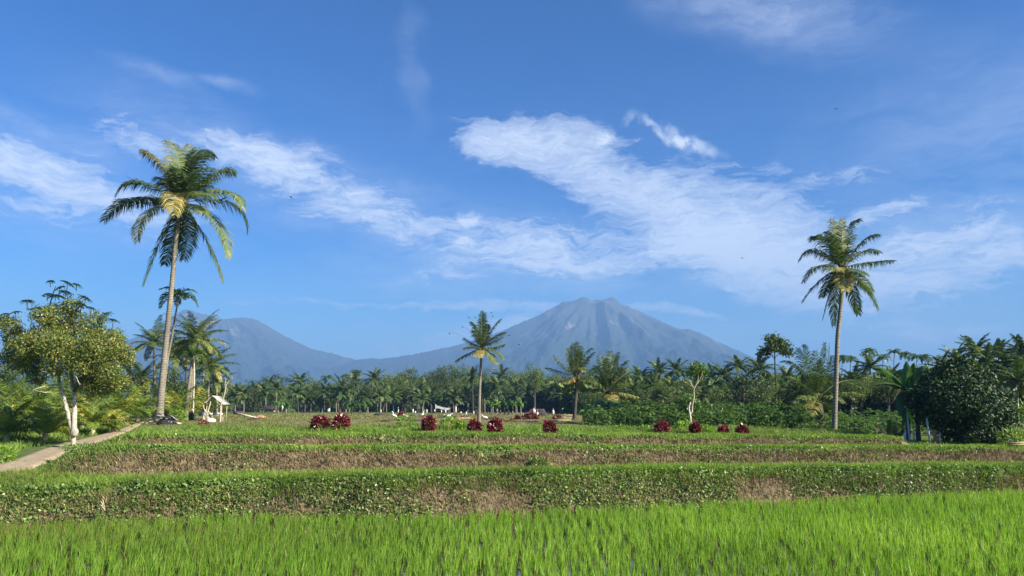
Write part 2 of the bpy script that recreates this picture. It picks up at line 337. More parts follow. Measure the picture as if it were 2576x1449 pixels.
def gz(X, Y, bumps=True):
    X = np.asarray(X, float); Y = np.asarray(Y, float); X, Y = np.broadcast_arrays(X, Y)
    L = lines(X); Z = [np.interp(X, XN, LZ[k]) for k in range(9)]
    rend = sstep(14.9, 15.5, X)                            # the third wall ends here
    for k in (5, 6, 7, 8): Z[k] = Z[k] * (1 - rend) + 1.64 * rend
    fld = 2.14 - .12 * sstep(6, 14, X); one = np.ones_like(X)
    ys = [-60 * one, 5 * one, 7 * one] + L + [50 * one, 220 * one, 30000 * one]; zs = [1.4 * one, 1.4 * one, 0 * one] + Z + [fld, 2.2 * one, 2.2 * one]
    ys = [y.astype(float) for y in ys]; z = np.full_like(X, 1.4)
    for i in range(len(ys) - 1):
        t = np.clip((Y - ys[i]) / np.maximum(ys[i + 1] - ys[i], 1e-6), 0, 1); m = Y >= ys[i]
        if i in (3, 5, 7): t = np.clip(t, 0, 1) ** .75     # bulging walls
        z = np.where(m, zs[i] + (zs[i + 1] - zs[i]) * t, z)
    yl = [-60, 19, 21, 22, 26, 30, 38, 50, 30000]; zl = [1.05, 1.08, 1.22, 1.40, 1.65, 1.88, 2.27, 2.25, 2.2]
    zr = np.interp(Y, yl, zl); zr = zr + sstep(-17, -26, X) * .15
    wl = sstep(-11.6, -13.6, X + (fbm(Y * .8, Y * 0, 3) - .5) * 1.2) * sstep(0, .6, Y - L[1])
    z = z * (1 - wl) + zr * wl
    # low bunds of the upper fields
    for (yb, h) in ((34.5, .10), (39, .13), (45, .12), (53, .12), (64, .15), (80, .16), (104, .2), (140, .25)):
        yb2 = yb + (fbm(X * .12 + yb, X * 0, 77) - .5) * 5
        z = z + h * np.exp(-((Y - yb2) / (.35 + yb * .006)) ** 2) * (1 - wl) * sstep(31, 33, Y) * sstep(18, 10, X)
    if bumps:
        inpad = (Y > 7) & (Y < L[0]); b = (fbm(X * 1.7, Y * 1.7, 5, 4) - .5)
        amp = np.where(Y < 40, .10, .22); z = z + np.where(inpad, b * .09 - .012, b * amp)
        wall = ((Y > L[0]) & (Y < L[1])) | ((Y > L[2]) & (Y < L[3])) | ((Y > L[4]) & (Y < L[5]))
        z = z + np.where(wall, (fbm(X * 4, Y * 4 + z * 4, 9, 3) - .5) * .13, 0) + np.where((Y > L[0]) & (Y < L[1]), (fbm(X * 1.9, Y * 2.5, 19, 3) - .55) * .34 * sstep(0, .3, L[1] - Y), 0)
    return z
def g1(X, Y): return float(gz(np.array([X]), np.array([Y]))[0])
xs = np.concatenate([-np.geomspace(24, 7000, 26)[::-1], np.arange(-23.8, 27, .14), np.geomspace(27.2, 7000, 26)])
ys = np.concatenate([np.linspace(-60, 4, 12), np.arange(4.5, 17.5, .25), np.arange(17.6, 34, .085), np.arange(34, 60, .4), np.arange(60, 260, 3), np.geomspace(262, 9500, 24)])
GX, GY = np.meshgrid(xs, ys, indexing='ij'); GZ = gz(GX, GY); nY = len(ys)
L = lines(GX)
cover = np.full_like(GX, .55)                             # 0 = bare mud, .3 = dry earth, 1 = green ground
cover = np.where((GY > 6.5) & (GY < L[0]), 0.0, cover)
for a_, b_ in ((0, 1), (2, 3), (4, 5)): cover = np.where((GY >= L[a_]) & (GY <= L[b_] - .08), .3, cover)
cover = np.where((GY > L[1]) & (GY < L[2]), .1, cover)
cover = np.where(((GY > L[3]) & (GY < L[4])) | ((GY > L[5]) & (GY < L[8])), .95, cover)
cover = np.where(GY >= L[8], .62 + .0 * GX, cover)
cover = np.where((GX < -12.6) & (GY > L[1]), .95, cover)
i = np.arange(len(xs) - 1)[:, None] * nY; j = np.arange(nY - 1)[None]
g = Geo(); g.add(np.stack([GX, GY, GZ], -1).reshape(-1, 3), np.stack([i + j, i + nY + j, i + nY + j + 1, i + j + 1], -1).reshape(-1, 4), cover.ravel())
mg = bpy.data.materials.new('earth_and_turf'); mg.use_nodes = True; N = NT(mg.node_tree); N.n.clear()
pos = N.new('ShaderNodeNewGeometry').outputs['Position']; cv = N.new('ShaderNodeAttribute', attribute_name='rnd').outputs['Fac']
nA = N.noise(pos, 3.0, 8, .65); nB = N.noise(pos, .35, 4, .6)
nS = N.noise(N.mapping(pos, sc=(.05, .32, 1)), 1.0, 6, .62)
soil = N.mix(N.mapr(nA, .35, .65), (.075, .055, .033, 1), (.19, .145, .085, 1))
turf = N.mix(N.mapr(nA, .35, .65), (.045, .075, .016, 1), (.10, .14, .03, 1))
field = N.ramp(nS, [(.30, (.075, .105, .03)), (.45, (.12, .125, .045)), (.52, (.17, .125, .07)), (.60, (.11, .13, .04)), (.72, (.15, .11, .065))])
mud = N.mix(N.mapr(nA, .4, .6), (.035, .024, .015, 1), (.09, .065, .04, 1))
c = N.mix(N.mapr(cv, .02, .12), mud, soil); c = N.mix(N.mapr(cv, .32, .55), c, turf)
isf = N.math('MULTIPLY', N.mapr(cv, .56, .60), N.mapr(cv, .66, .62)); c = N.mix(isf, c, field)
p = N.new('ShaderNodeBsdfPrincipled'); N.put(p.inputs['Base Color'], c); N.put(p.inputs['Roughness'], N.mapr(cv, 0, .1, .45, .95)); p.inputs['Specular IOR Level'].default_value = .25
b = N.new('ShaderNodeBump'); b.inputs['Strength'].default_value = .7; b.inputs['Distance'].default_value = .05; N.put(b.inputs['Height'], nA); N.l.new(b.outputs[0], p.inputs['Normal'])
o = N.new('ShaderNodeOutputMaterial'); N.l.new(p.outputs[0], o.inputs[0])
ground = g.obj('ground', mg, smooth=True); tag(ground, 'stepped earth terraces and flat fields reaching to the tree line', 'ground', kind='structure')

# water of the flooded front paddy
wx = np.arange(-40, 46, 1.0); g = Geo(); y1 = np.interp(wx, XN, LY[0]) + .1
Vw = np.concatenate([np.stack([wx, np.full_like(wx, 5.5), np.zeros_like(wx)], 1), np.stack([wx, y1, np.zeros_like(wx)], 1)]); k = np.arange(len(wx) - 1)[:, None]
g.add(Vw, np.concatenate([k, k + 1, k + 1 + len(wx), k + len(wx)], 1))
mw = bpy.data.materials.new('paddy_water'); mw.use_nodes = True; N = NT(mw.node_tree); p = N.n['Principled BSDF']
p.inputs['Base Color'].default_value = (.055, .045, .028, 1); p.inputs['Roughness'].default_value = .04; p.inputs['IOR'].default_value = 1.33
tcw = N.new('ShaderNodeTexCoord').outputs['Object']; b = N.new('ShaderNodeBump'); b.inputs['Strength'].default_value = .08; N.put(b.inputs['Height'], N.noise(tcw, 9, 3)); N.l.new(b.outputs[0], p.inputs['Normal'])
tag(g.obj('water', mw), 'shallow muddy water between the rice rows', 'water', kind='structure')

# concrete path on the left
pl = [at(-120, 1178, 21.4), at(5, 1155, 22.4), at(128, 1112, 26.8), at(265, 1089, 32), at(346, 1067, 38.5), at(372, 1060, 46), at(360, 1052, 60)]
pr = [at(20, 1180, 20.9), at(96, 1165, 21.6), at(172, 1137, 24.8), at(298, 1099, 31), at(356, 1069, 37.5), at(392, 1062, 45.5), at(390, 1052, 60)]
A_ = polyline(pl, 90); B_ = polyline(pr, 90); n = 9; V = []
for q in range(n):
    t = q / (n - 1); Pq = A_ * (1 - t) + B_ * t; edge = .04 if q in (0, n - 1) else 0
    wob = (fbm(np.arange(90) * .35 + q * 3, np.zeros(90), 12) - .5) * .25 * (1 if q in (0, n - 1) else 0)
    x = Pq[:, 0] + wob; y = Pq[:, 1]; V.append(np.stack([x, y, gz(x, y, False) + .05 - edge * 3], 1))
V = np.stack(V, 1)
g = Geo(); i = np.arange(89)[:, None] * n; j = np.arange(n - 1)[None]
g.add(V.reshape(-1, 3), np.stack([i + j, i + j + 1, i + n + j + 1, i + n + j], -1).reshape(-1, 4))
mp = solid('worn_concrete', (.36, .28, .185), (.24, .185, .12), 3.5, .9, .3, detail=8)
path = g.obj('path', mp, smooth=True); tag(path, 'pale worn concrete path climbing away past the leaning tree', 'path', kind='structure')
def on_path(X, Y):
    d = np.full(np.shape(X), 99.0)
    cl = (A_ + B_) / 2; hw = np.linalg.norm(A_ - B_, axis=1) / 2
    for i in range(0, 90, 2): d = np.minimum(d, np.hypot(X - cl[i, 0], Y - cl[i, 1]) - hw[i])
    return d

# ------------------------------------------------------------------ mountains
def mountain(name, label, sky_pts, RR, gull, spurs, peak_u, seed, mat, base=.42):
    sky_pts = np.array(sky_pts, float); us = np.linspace(sky_pts[0, 0], sky_pts[-1, 0], 620)
    vs = np.interp(us, sky_pts[:, 0], sky_pts[:, 1]) + (fbm(us * .22, us * 0, seed + 3, 4) - .5) * 3.2 - np.maximum(vn(us * .45, us * 0, seed + 8) - .72, 0) * 9
    x, y, z = ray(us, vs); hr = np.hypot(x, y); azs = np.arctan2(x, y); H = EYE + z / hr * RR - 2.2
    kk = np.hanning(31); kk /= kk.sum(); Hs = np.convolve(np.pad(H, 15, mode='edge'), kk, 'valid')
    ss = np.concatenate([np.linspace(0, 1, 150), 1 + np.linspace(.012, .55, 24)]); S, U = np.meshgrid(ss, us, indexing='ij')
    Hh = Hs[None] + (H - Hs)[None] * sstep(.93, .995, S); AZ = azs[None] * np.ones_like(S)
    rr = RR * (base + (1 - base) * np.minimum(S, 1)) + RR * np.maximum(S - 1, 0)
    px = np.interp(peak_u, us, azs); phi = np.arctan2((AZ - px) * 1.35, (1.08 - np.minimum(S, 1.02)) * .55)       # angle about the summit
    prof = np.where(S <= 1, np.minimum(S, 1) ** 1.55, 1 - (S - 1) * 1.7)
    dist = np.hypot((AZ - px) * 1.35, (1.08 - np.minimum(S, 1)) * .55)
    gl = 0
    for f, am in ((3.2, 1.0), (7.5, .6), (16, .34), (33, .18)):
        w = fbm(phi * f, dist * f * 1.1 + phi * 1.3, seed + int(f), 2)
        gl = gl + am * (1 - np.abs(w * 2 - 1) * 2.2)
    gl = np.clip(gl / 2.0, -.3, 1)
    env = np.clip(np.minimum(S, 1) * (1 - np.minimum(S, 1)) * 4, 0, 1) ** .6 * sstep(0, .12, dist)
    zz = Hh * prof - gull * (1 - gl) * env * np.maximum(Hh, 60)
    for (u0, s0, u1, s1, wd, h) in spurs:
        t = np.clip((s0 - S) / (s0 - s1), 0, 1); uc = u0 + (u1 - u0) * t; inside = sstep(s1 - .12, s1 + .05, S) * sstep(s0 + .05, s0 - .03, S)
        d = (U - uc) / (wd * (1 + t)); zz = zz + h * inside * np.exp(-np.abs(d) ** 1.3) * np.minimum(1, Hh / 200)
    zz = zz + ((fbm(U * .11, S * 60, seed + 20, 4) - .5) * 14 + (fbm(U * .035, S * 11, seed + 40, 4) - .5) * 75 * (1 - .4 * S)) * env
    zz = np.maximum(zz, -1) + 2.2
    lim = (H[None] + 2.2 - EYE) / RR * rr + EYE; zz = np.where(S < .992, np.minimum(zz, lim - 2 - (1 - S) * 10), zz)
    V = np.stack([np.sin(AZ) * rr, np.cos(AZ) * rr, zz], -1); m = len(us); i = np.arange(len(ss) - 1)[:, None] * m; j = np.arange(m - 1)[None]
    g = Geo(); g.add(V.reshape(-1, 3), np.stack([i + j, i + j + 1, i + m + j + 1, i + m + j], -1).reshape(-1, 4), np.clip(zz / 760, 0, 1).ravel())
    o = g.obj(name, mat, smooth=True); tag(o, label, 'mountain', kind='structure'); return o
mm = bpy.data.materials.new('forested_rock'); mm.use_nodes = True; N = NT(mm.node_tree); N.n.clear()
pos = N.new('ShaderNodeNewGeometry').outputs['Position']; hh = N.new('ShaderNodeAttribute', attribute_name='rnd').outputs['Fac']
n1 = N.noise(N.mapping(pos, sc=(1, .35, .35)), .010, 8, .65); n2 = N.noise(pos, .045, 5, .7)
c = N.mix(N.mapr(n2, .35, .65), (.020, .032, .022, 1), (.046, .062, .040, 1))
c = N.mix(N.math('MULTIPLY', N.mapr(hh, .45, .85), .7), c, (.085, .078, .062, 1))
scar = N.math('MULTIPLY', N.mapr(n1, .56, .64), N.mapr(hh, .42, .62)); c = N.mix(N.math('MULTIPLY', scar, .5), c, (.36, .27, .22, 1))
p = N.new('ShaderNodeBsdfPrincipled'); N.put(p.inputs['Base Color'], c); p.inputs['Roughness'].default_value = .95; p.inputs['Specular IOR Level'].default_value = .1
b = N.new('ShaderNodeBump'); b.inputs['Strength'].default_value = .8; b.inputs['Distance'].default_value = 12; N.put(b.inputs['Height'], n2); N.l.new(b.outputs[0], p.inputs['Normal'])
o = N.new('ShaderNodeOutputMaterial'); N.l.new(p.outputs[0], o.inputs[0])
mountain('mountain', 'wide blue volcano with two small summit knobs', [(300, 1010), (500, 985), (700, 955), (800, 935), (870, 915), (905, 904), (935, 901), (960, 902), (1000, 898), (1050, 890), (1100, 879), (1160, 866), (1230, 845), (1265, 832), (1310, 812),
    (1350, 795), (1385, 777), (1405, 767), (1420, 759), (1442, 757), (1456, 752), (1467, 748), (1478, 753), (1490, 761), (1503, 761), (1518, 757), (1530, 751), (1542, 749), (1553, 755), (1560, 765), (1580, 772), (1610, 785),
    (1650, 807), (1690, 822), (1715, 829), (1731, 827), (1760, 837), (1800, 857), (1850, 879), (1900, 903), (1950, 921), (1990, 933), (2060, 950), (2200, 978), (2450, 1005), (2800, 1020)],
    5000, .10, [(1500, .98, 1800, .40, 20, 60), (1650, .97, 1950, .45, 34, 75), (1430, .95, 1330, .4, 30, 30), (1290, .95, 1180, .4, 40, 22)], 1500, 31, mm)
mountain('mountain', 'lower blue mountain behind the left palms', [(-300, 985), (-100, 940), (0, 905), (120, 895), (250, 885), (338, 850), (400, 815), (440, 793), (462, 781), (472, 780), (490, 787), (520, 793), (545, 803), (562, 806), (590, 801), (615, 799), (640, 803), (665, 815), (700, 836), (740, 857), (780, 876),
    (830, 888), (880, 901), (905, 908), (960, 925), (1050, 945), (1300, 990)], 5600, .17, [(560, .97, 640, .4, 30, 50), (640, .95, 800, .4, 30, 35), (480, .97, 430, .4, 30, 40)], 540, 57, mm)

# ------------------------------------------------------------------ rice, grass and weeds (nobody could count them)
def scatter(n, x0, x1, ya, yb, dens=None):
    "random points between two edge lines (functions of X), returned with their height"
    X = rng.uniform(x0, x1, n); A = ya(X); B = yb(X); Y = A + (B - A) * rng.uniform(0, 1, n)
    if dens is not None: k = rng.uniform(0, 1, n) < dens(X, Y); X, Y = X[k], Y[k]
    return X, Y
def P3(X, Y, dz=0.0): return np.stack([X, Y, gz(X, Y) + dz], 1)
def rice(name, label, x0, x1, ya, yb, sx, sy, nb, h, wd, dz=0.0):
    gx = np.arange(x0, x1, sx); lo = ya(gx).min(); hi = yb(gx).max(); gy = np.arange(lo, hi, sy)
    X, Y = np.meshgrid(gx, gy); X = X + .022 * Y + rng.normal(0, sx * .20, X.shape) + (fbm(X * .3, Y * .3, 3) - .5) * .35; Y = Y + rng.normal(0, sy * .25, Y.shape)
    X = X.ravel(); Y = Y.ravel(); k = (Y > ya(X)) & (Y < yb(X)); X, Y = X[k], Y[k]
    k = rng.uniform(0, 1, len(X)) > .10 * (fbm(X * .5, Y * .5, 21) > .55) + .06; X, Y = X[k], Y[k]
    vig = .72 + .56 * fbm(X * .35, Y * .35, 8) + rng.normal(0, .07, len(X))
    n = len(X); X = np.repeat(X, nb) + rng.normal(0, .022, n * nb); Y = np.repeat(Y, nb) + rng.normal(0, .03, n * nb); vg = np.repeat(vig, nb)
    H = h * vg * rng.uniform(.55, 1.12, n * nb); ln = rng.normal(0, .11, (n * nb, 2)) * H[:, None] * 1.4 + np.array([.05, 0]) * H[:, None]
    a = np.clip(rng.normal(.52, .2, n * nb) + (fbm(X * .22, Y * .22, 14) - .5) * .8 + .012 * (X), 0, 1); a = np.where(rng.uniform(0, 1, n * nb) < .03, 0, a)
    z = np.zeros_like(X) if name == 'rice' and dz == 0 else gz(X, Y)
    g = Geo(); blades(g, np.stack([X, Y, z - .01], 1), H, wd * rng.uniform(.7, 1.3, n * nb), ln, a); return tag(g.obj('rice', M['rice']), label, 'rice', kind='stuff')
Lf = lambda k, d=0.0: (lambda X: line(k, X) + d)
rice('rice', 'bright green young rice standing in rows in the flooded front paddy', -17, 22, lambda X: X * 0 + 9.5, Lf(0, .05), .235, .235, 21, .37, .0115)
rice('rice2', 'narrow strip of short bright rice between the two nearest earth banks', -17, 24, Lf(1, .55), Lf(2, -.05), .15, .14, 12, .23, .013, 1)

def grass(label, x0, x1, ya, yb, n, h, wd, mean, sd, mat='grass', lean=.35, dens=None, name='grass', bias=(0, 0), dz=-.01):
    X, Y = scatter(n, x0, x1, ya, yb, dens); k = on_path(X, Y) > -.10 * fbm(X * 2, Y * 2, 4) if x0 < -10 else np.ones(len(X), bool); X, Y = X[k], Y[k]; n = len(X)
    H = h * rng.uniform(.4, 1.2, n) * (.6 + .8 * fbm(X * .9, Y * .9, 31)); ln = rng.normal(0, lean, (n, 2)) * H[:, None] + np.array(bias) * H[:, None]
    a = np.clip(rng.normal(mean, sd, n) + (fbm(X * .7, Y * .7, 17) - .5) * .9, 0, 1)
    g = Geo(); blades(g, P3(X, Y, dz), H, wd * rng.uniform(.6, 1.4, n), ln, a); return g
def finish(gs, name, mat, label, cat):
    g = Geo()
    for q in gs: g.V += q.V; g.A += q.A; g.F += [f + g.n for f in q.F]; g.n += q.n
    return tag(g.obj(name, M[mat]), label, cat, kind='stuff')
core = lambda X, Y: (X > -12.2 + (fbm(Y, Y * 0, 2) - .5)).astype(float)
G = [grass('', -18, 26, Lf(1, -.28), Lf(1, .6), 42000, .20, .014, .58, .18, lean=.5, bias=(0, -.25)),
     grass('', -13, 26, Lf(3, -.16), Lf(4, .02), 40000, .12, .020, .66, .17, lean=.5, bias=(0, -.3)),
     grass('', -12.5, 15.4, Lf(5, -.14), Lf(6, 0), 60000, .13, .022, .62, .18, lean=.5, bias=(0, -.2)),
     grass('', 15, 26, Lf(5, -.14), Lf(7, 0), 14000, .12, .022, .55, .18, lean=.5)]
finish(G, 'grass', 'grass', 'short green grass along the edges of the earth banks', 'grass')
G = [grass('', -15, 16, Lf(6, -.2), Lf(8, .3), 62000, .22, .026, .50, .18, lean=.4)]
finish(G, 'grass', 'grass', 'taller tufted grass on the bank behind the red shrubs', 'grass')
G = [grass('', -27, -11.2, Lf(1, .3), lambda X: X * 0 + 40, 90000, .20, .022, .58, .2, lean=.5, dens=lambda X, Y: (X < -11.4 + (fbm(Y * .9, Y * 0, 2) - .5) * 1.5) & (Y < 30 + (-X - 12)))]
finish(G, 'grass', 'grass', 'soft green grass on both sides of the concrete path', 'grass')
G = [grass('', -24, 14, Lf(8, .2), lambda X: X * 0 + 62, 70000, .08, .03, .04, .12, lean=.6),
     grass('', -30, 12, lambda X: X * 0 + 55, lambda X: X * 0 + 120, 40000, .12, .08, .06, .14, lean=.6)]
finish(G, 'grass', 'grass', 'thin yellowed grass over the flat upper fields', 'grass')
# stalks and weeds on the three earth walls
g = Geo()
for (k0, n, h, lf) in ((0, 30000, .17, 1), (2, 26000, .14, 0), (4, 13000, .11, 0)):
    X, Y = scatter(n, -12.8 if k0 else -18, 26 if k0 < 4 else 15, Lf(k0, -.05), Lf(k0 + 1, -.12)); n = len(X)
    H = h * rng.uniform(.4, 1.3, n); ln = rng.normal(0, .45, (n, 2)) * H[:, None] + np.array([0, -.5]) * H[:, None]
    H = H * np.where(rng.uniform(0, 1, n) < .25, -.4, 1)
    blades(g, P3(X, Y), H, .016 * rng.uniform(.5, 1.5, n), ln, np.clip(rng.normal(.42, .24, n), 0, 1))
tag(g.obj('dry_stalks', M['dry']), 'dead brown stalks and straw covering the earth banks', 'dry stalks', kind='stuff')
g = Geo()
for (k0, n, s, dl) in ((0, 70000, .045, .95), (2, 34000, .04, .6), (4, 18000, .04, .8)):
    def dn(X, Y, dl=dl, k0=k0):
        f = fbm(X * .75, Y * 1.6, 60 + k0, 4); up = (Y - line(k0, X)) / (line(k0 + 1, X) - line(k0, X) + 1e-3)
        return np.clip((f - .47 + (.15 if k0 == 0 else -.02) + .10 * (up > .75)) * 7, .03, 1) * dl
    X, Y = scatter(n, -12.8 if k0 else -18, 26 if k0 < 4 else 15, Lf(k0, -.12), Lf(k0 + 1, .12), dn); n = len(X)
    P = P3(X, Y) + rng.normal(0, .035, (n, 3)) + np.array([0, -.03, .01])
    D = unit(rdir(n) + np.array([0, -.5, .25])); Nn = unit(rdir(n) * .6 + np.array([.25, -.6, .7])); ssz = s * rng.uniform(.5, 1.5, n)
    leaves(g, P, D, Nn, ssz * 1.5, ssz, np.clip(rng.normal(.52, .22, n) + (fbm(X * .5, Y, 5) - .5) * .5, 0, 1))
for q_ in range(2):                                        # trailing grass tufts that hang over the front bank
    n = 9000; X = rng.uniform(-18, 26, n); tt = rng.uniform(0, 1, n) ** 1.6; Y = line(1, X) - (line(1, X) - line(0, X)) * tt; k = rng.uniform(0, 1, n) < np.clip((fbm(X * .9, X * 0 + q_, 91, 3) - .42) * 5 - tt, .02, 1); X, Y = X[k], Y[k]; n = len(X)
    Hh_ = rng.uniform(.10, .26, n); blades(g, P3(X, Y, .02), Hh_ * .45, .013, np.stack([rng.normal(0, .06, n), -Hh_ * .7], 1), np.clip(rng.normal(.62, .2, n), 0, 1), .2)
n = 2600; X, Y = scatter(n, -18, 26, Lf(0, -.1), Lf(1, .0), lambda X, Y: np.clip((fbm(X * .6 + 9, Y * 1.2, 73, 3) - .5) * 9, 0, 1)); n = len(X)   # larger-leaved weeds in patches
P = P3(X, Y) + rng.normal(0, .05, (n, 3)) + [0, -.07, .03]; leaves(g, P, unit(rdir(n) + [0, -.5, .4]), unit(rdir(n) * .5 + [.3, -.5, .8]), rng.uniform(.07, .13, n), rng.uniform(.05, .09, n), np.clip(rng.normal(.5, .2, n), 0, 1))
tag(g.obj('weeds', M['weed']), 'leafy green weeds creeping over the earth banks', 'weeds', kind='stuff')
# thicker green clumps hanging on the banks
def clump(name, mat, label, cat, u, v, Y, w, h, n, s, dep=None, group=None, kind=None, mean=.55, stalk=True, a_sd=.22):
    c = at(u, v, Y); w = w * mpp(Y); h = h * mpp(Y); z0 = g1(c[0], Y); t = empty(name, (c[0], Y, z0), label, cat, group); dep = dep or w * .8
    g = Geo(); D = rdir(n);  rr = rng.uniform(.45, 1, n) ** .5 * np.where(rng.uniform(0, 1, n) < .08, 1.22, 1)
    k = .62 + .76 * fbm(D[:, 0] * 2 + u, D[:, 1] * 2 + D[:, 2] * 2, 6)
    P = D * (rr * k)[:, None] * np.array([w / 2, dep / 2, h * .5]) + np.array([0, 0, h * .5])
    leaves(g, P, unit(D + rdir(n) * .7 + np.array([0, 0, .15])), unit(D + rdir(n) * .7), s * rng.uniform(.6, 1.3, n), s * .42 * rng.uniform(.7, 1.2, n), np.clip(rng.normal(mean, a_sd, n), 0, 1))
    g.obj('foliage', M[mat], t)
    if stalk:
        g = Geo()
        for i in range(5):
            a = i * 1.26 + u; tube(g, bez([(math.cos(a) * .03, math.sin(a) * .03, -.03), (math.cos(a) * w * .1, math.sin(a) * dep * .1, h * .4), (math.cos(a) * w * .25, math.sin(a) * dep * .25, h * .75)], 5), np.linspace(.014, .006, 5), 5)
        g.obj('stems', M['rachis'], t)
    return t
RS = [(803, 1089, 46, 43, 'widest round crimson shrub, left of the pair on the bank'), (857, 1090, 39, 48, 'tall crimson shrub right of the pair on the bank'),
      (1078, 1090, 35, 43, 'lone crimson shrub between two pale green bushes on the bank'), (1194, 1091, 33, 33, 'low crimson shrub in front of the central palm trunk'),
      (1245, 1091, 35, 40, 'upright crimson shrub just right of the central palm trunk'), (1383, 1088, 31, 35, 'crimson shrub on the bank below the thatched hut'),
      (1666, 1091, 36, 32, 'rounded crimson shrub left of the forked white-trunked tree'), (1749, 1096, 25, 32, 'narrow crimson shrub at the foot of the forked white-trunked tree'),
      (1820, 1095, 24, 25, 'smallest crimson shrub, between the narrow one and the spreading one'), (1868, 1096, 30, 28, 'spreading crimson shrub, rightmost on the bank')]
for (u, v, w, h, lb) in RS:
    clump('crimson_shrub', 'red', lb, 'shrub', u, v, 27.0 if u < 1600 else 29.4, w * .88, h * .93, int(620 + w * h * .3), .115, group='crimson shrubs along the bank', a_sd=.26, mean=.5)
clump('crimson_shrub', 'red', 'small crimson plant half hidden in grass below the shelter', 'shrub', 510, 1078, 28.2, 20, 22, 160, .11, mean=.55)
for (u, v, w, h, lb) in [(1020, 1087, 40, 36, 'pale green leafy bush left of the lone crimson shrub'), (1130, 1088, 40, 30, 'pale green leafy bush right of the lone crimson shrub'),
                         (1161, 1089, 22, 22, 'small pale green sapling beside the low crimson shrub'),
                         (1722, 1092, 48, 30, 'yellow-green bush left of the forked white-trunked tree'), (1778, 1096, 34, 20, 'low yellow-green bush right of the forked white-trunked tree'),
                         (1568, 1086, 60, 16, 'flat yellow-green bush in the grass under the banana clump'), (1622, 1087, 34, 16, 'small yellow-green bush just left of the rounded crimson shrub')]:
    clump('leafy_bush', 'lime', lb, 'bush', u, v, 28.2 if u < 1500 else 30.2, w, h * 1.1, 420, .11, group='pale green bushes between the crimson shrubs', mean=.45)
clump('leafy_bush', 'lime', 'bright green bush at the left edge beside the path', 'bush', -5, 1168, 22.5, 70, 34, 420, .12, mean=.5)
clump('leafy_bush', 'weed', 'dark green bush at the left end of the top earth bank', 'bush', 322, 1112, 25.2, 60, 26, 900, .09, mean=.5)
clump('leafy_bush', 'weed', 'green creeper heap over the left end of the lower earth bank', 'bush', 225, 1162, 22.6, 130, 20, 1500, .08, mean=.55)
clump('leafy_bush', 'weed', 'green creeper hanging down the middle of the lower brown bank', 'bush', 1357, 1160, 23.6, 44, 30, 700, .07, mean=.45)
clump('leafy_bush', 'lime', 'bushy yellow-green plant behind the tall left palm base', 'bush', 445, 1058, 44, 42, 28, 500, .14, mean=.4)

# ------------------------------------------------------------------ palms
def frond(g, gr, p, ll, n=46, droop=.6, wd=.035, a=.35, asd=.13, side=None, start=.1, stop=1.0, fwd=.55, up=.15, rr=.022, yellow=0.0):
    "one feather leaf along the curve p with leaflets of length ll"
    K = 26; c = bez(p, K); T = unit(np.gradient(c, axis=0)); az_ = c[-1] - c[0]; az_ = np.array([az_[0], az_[1], 0.0])
    az_ = unit(az_) if np.linalg.norm(az_) > .05 else np.array([0, -1.0, 0])
    S0 = np.cross(az_, [0, 0, 1.0]) if side is None else unit(np.asarray(side, float))
    tt = start + (stop - start) * (np.arange(n) + .5) / n; i = tt * (K - 1); i0 = np.clip(i.astype(int), 0, K - 2); f = (i - i0)[:, None]
    B = c[i0] * (1 - f) + c[i0 + 1] * f; Tt = unit(T[i0] * (1 - f) + T[i0 + 1] * f); U = unit(np.cross(S0[None], Tt)); U = U * np.sign(U[:, 2:3] + 1e-6)
    prof = np.interp(tt, [0, .12, .35, .7, .9, 1.0], [.35, .7, 1, .85, .55, .3]) * ll
    for sgn in (-1, 1):
        l = (prof * rng.uniform(.82, 1.12, n))[:, None]; dr = np.abs(rng.normal(droop, .18, n))[:, None]
        d1 = unit(S0[None] * sgn + Tt * (fwd + .5 * tt[:, None] ** 2) + U * up + rng.normal(0, .08, (n, 3)) - np.array([0, 0, 1.0]) * dr * .35)
        d2 = unit(d1 * .75 - np.array([0, 0, 1.0]) * dr * 1.15)
        m = B + d1 * l * .5; e = m + d2 * l * .5; wv = unit(np.cross(d1, rdir(n) * .5 + U)) * (wd / 2) * (l / ll) ** .3
        V = np.stack([B - wv * .6, B + wv * .6, m + wv, m - wv, e], 1).reshape(-1, 3); b = np.arange(n)[:, None] * 5
        al = np.clip(rng.normal(a, asd, n) + yellow * tt ** 2, 0, 1)
        g.add(V, [b + np.array([[0, 1, 2, 3]]), b + np.array([[3, 2, 4]])], np.repeat(al, 5))
    tube(gr, c, np.linspace(rr, rr * .2, K), 4, cap=False)
def trunk_obj(t, pts, r0, r1, mat, org, flare=1.5, seg=10, name='trunk'):
    c = polyline(pts, 40) - np.asarray(org); k = np.linspace(0, 1, 40); r = r0 + (r1 - r0) * k ** .6; r = r * (1 + (flare - 1) * np.exp(-k * 22))
    r = r * (1 + .035 * np.sin(np.arange(40) * 2.9)); g = Geo(); tube(g, c, r, seg); return g.obj(name, M[mat], t, smooth=True)
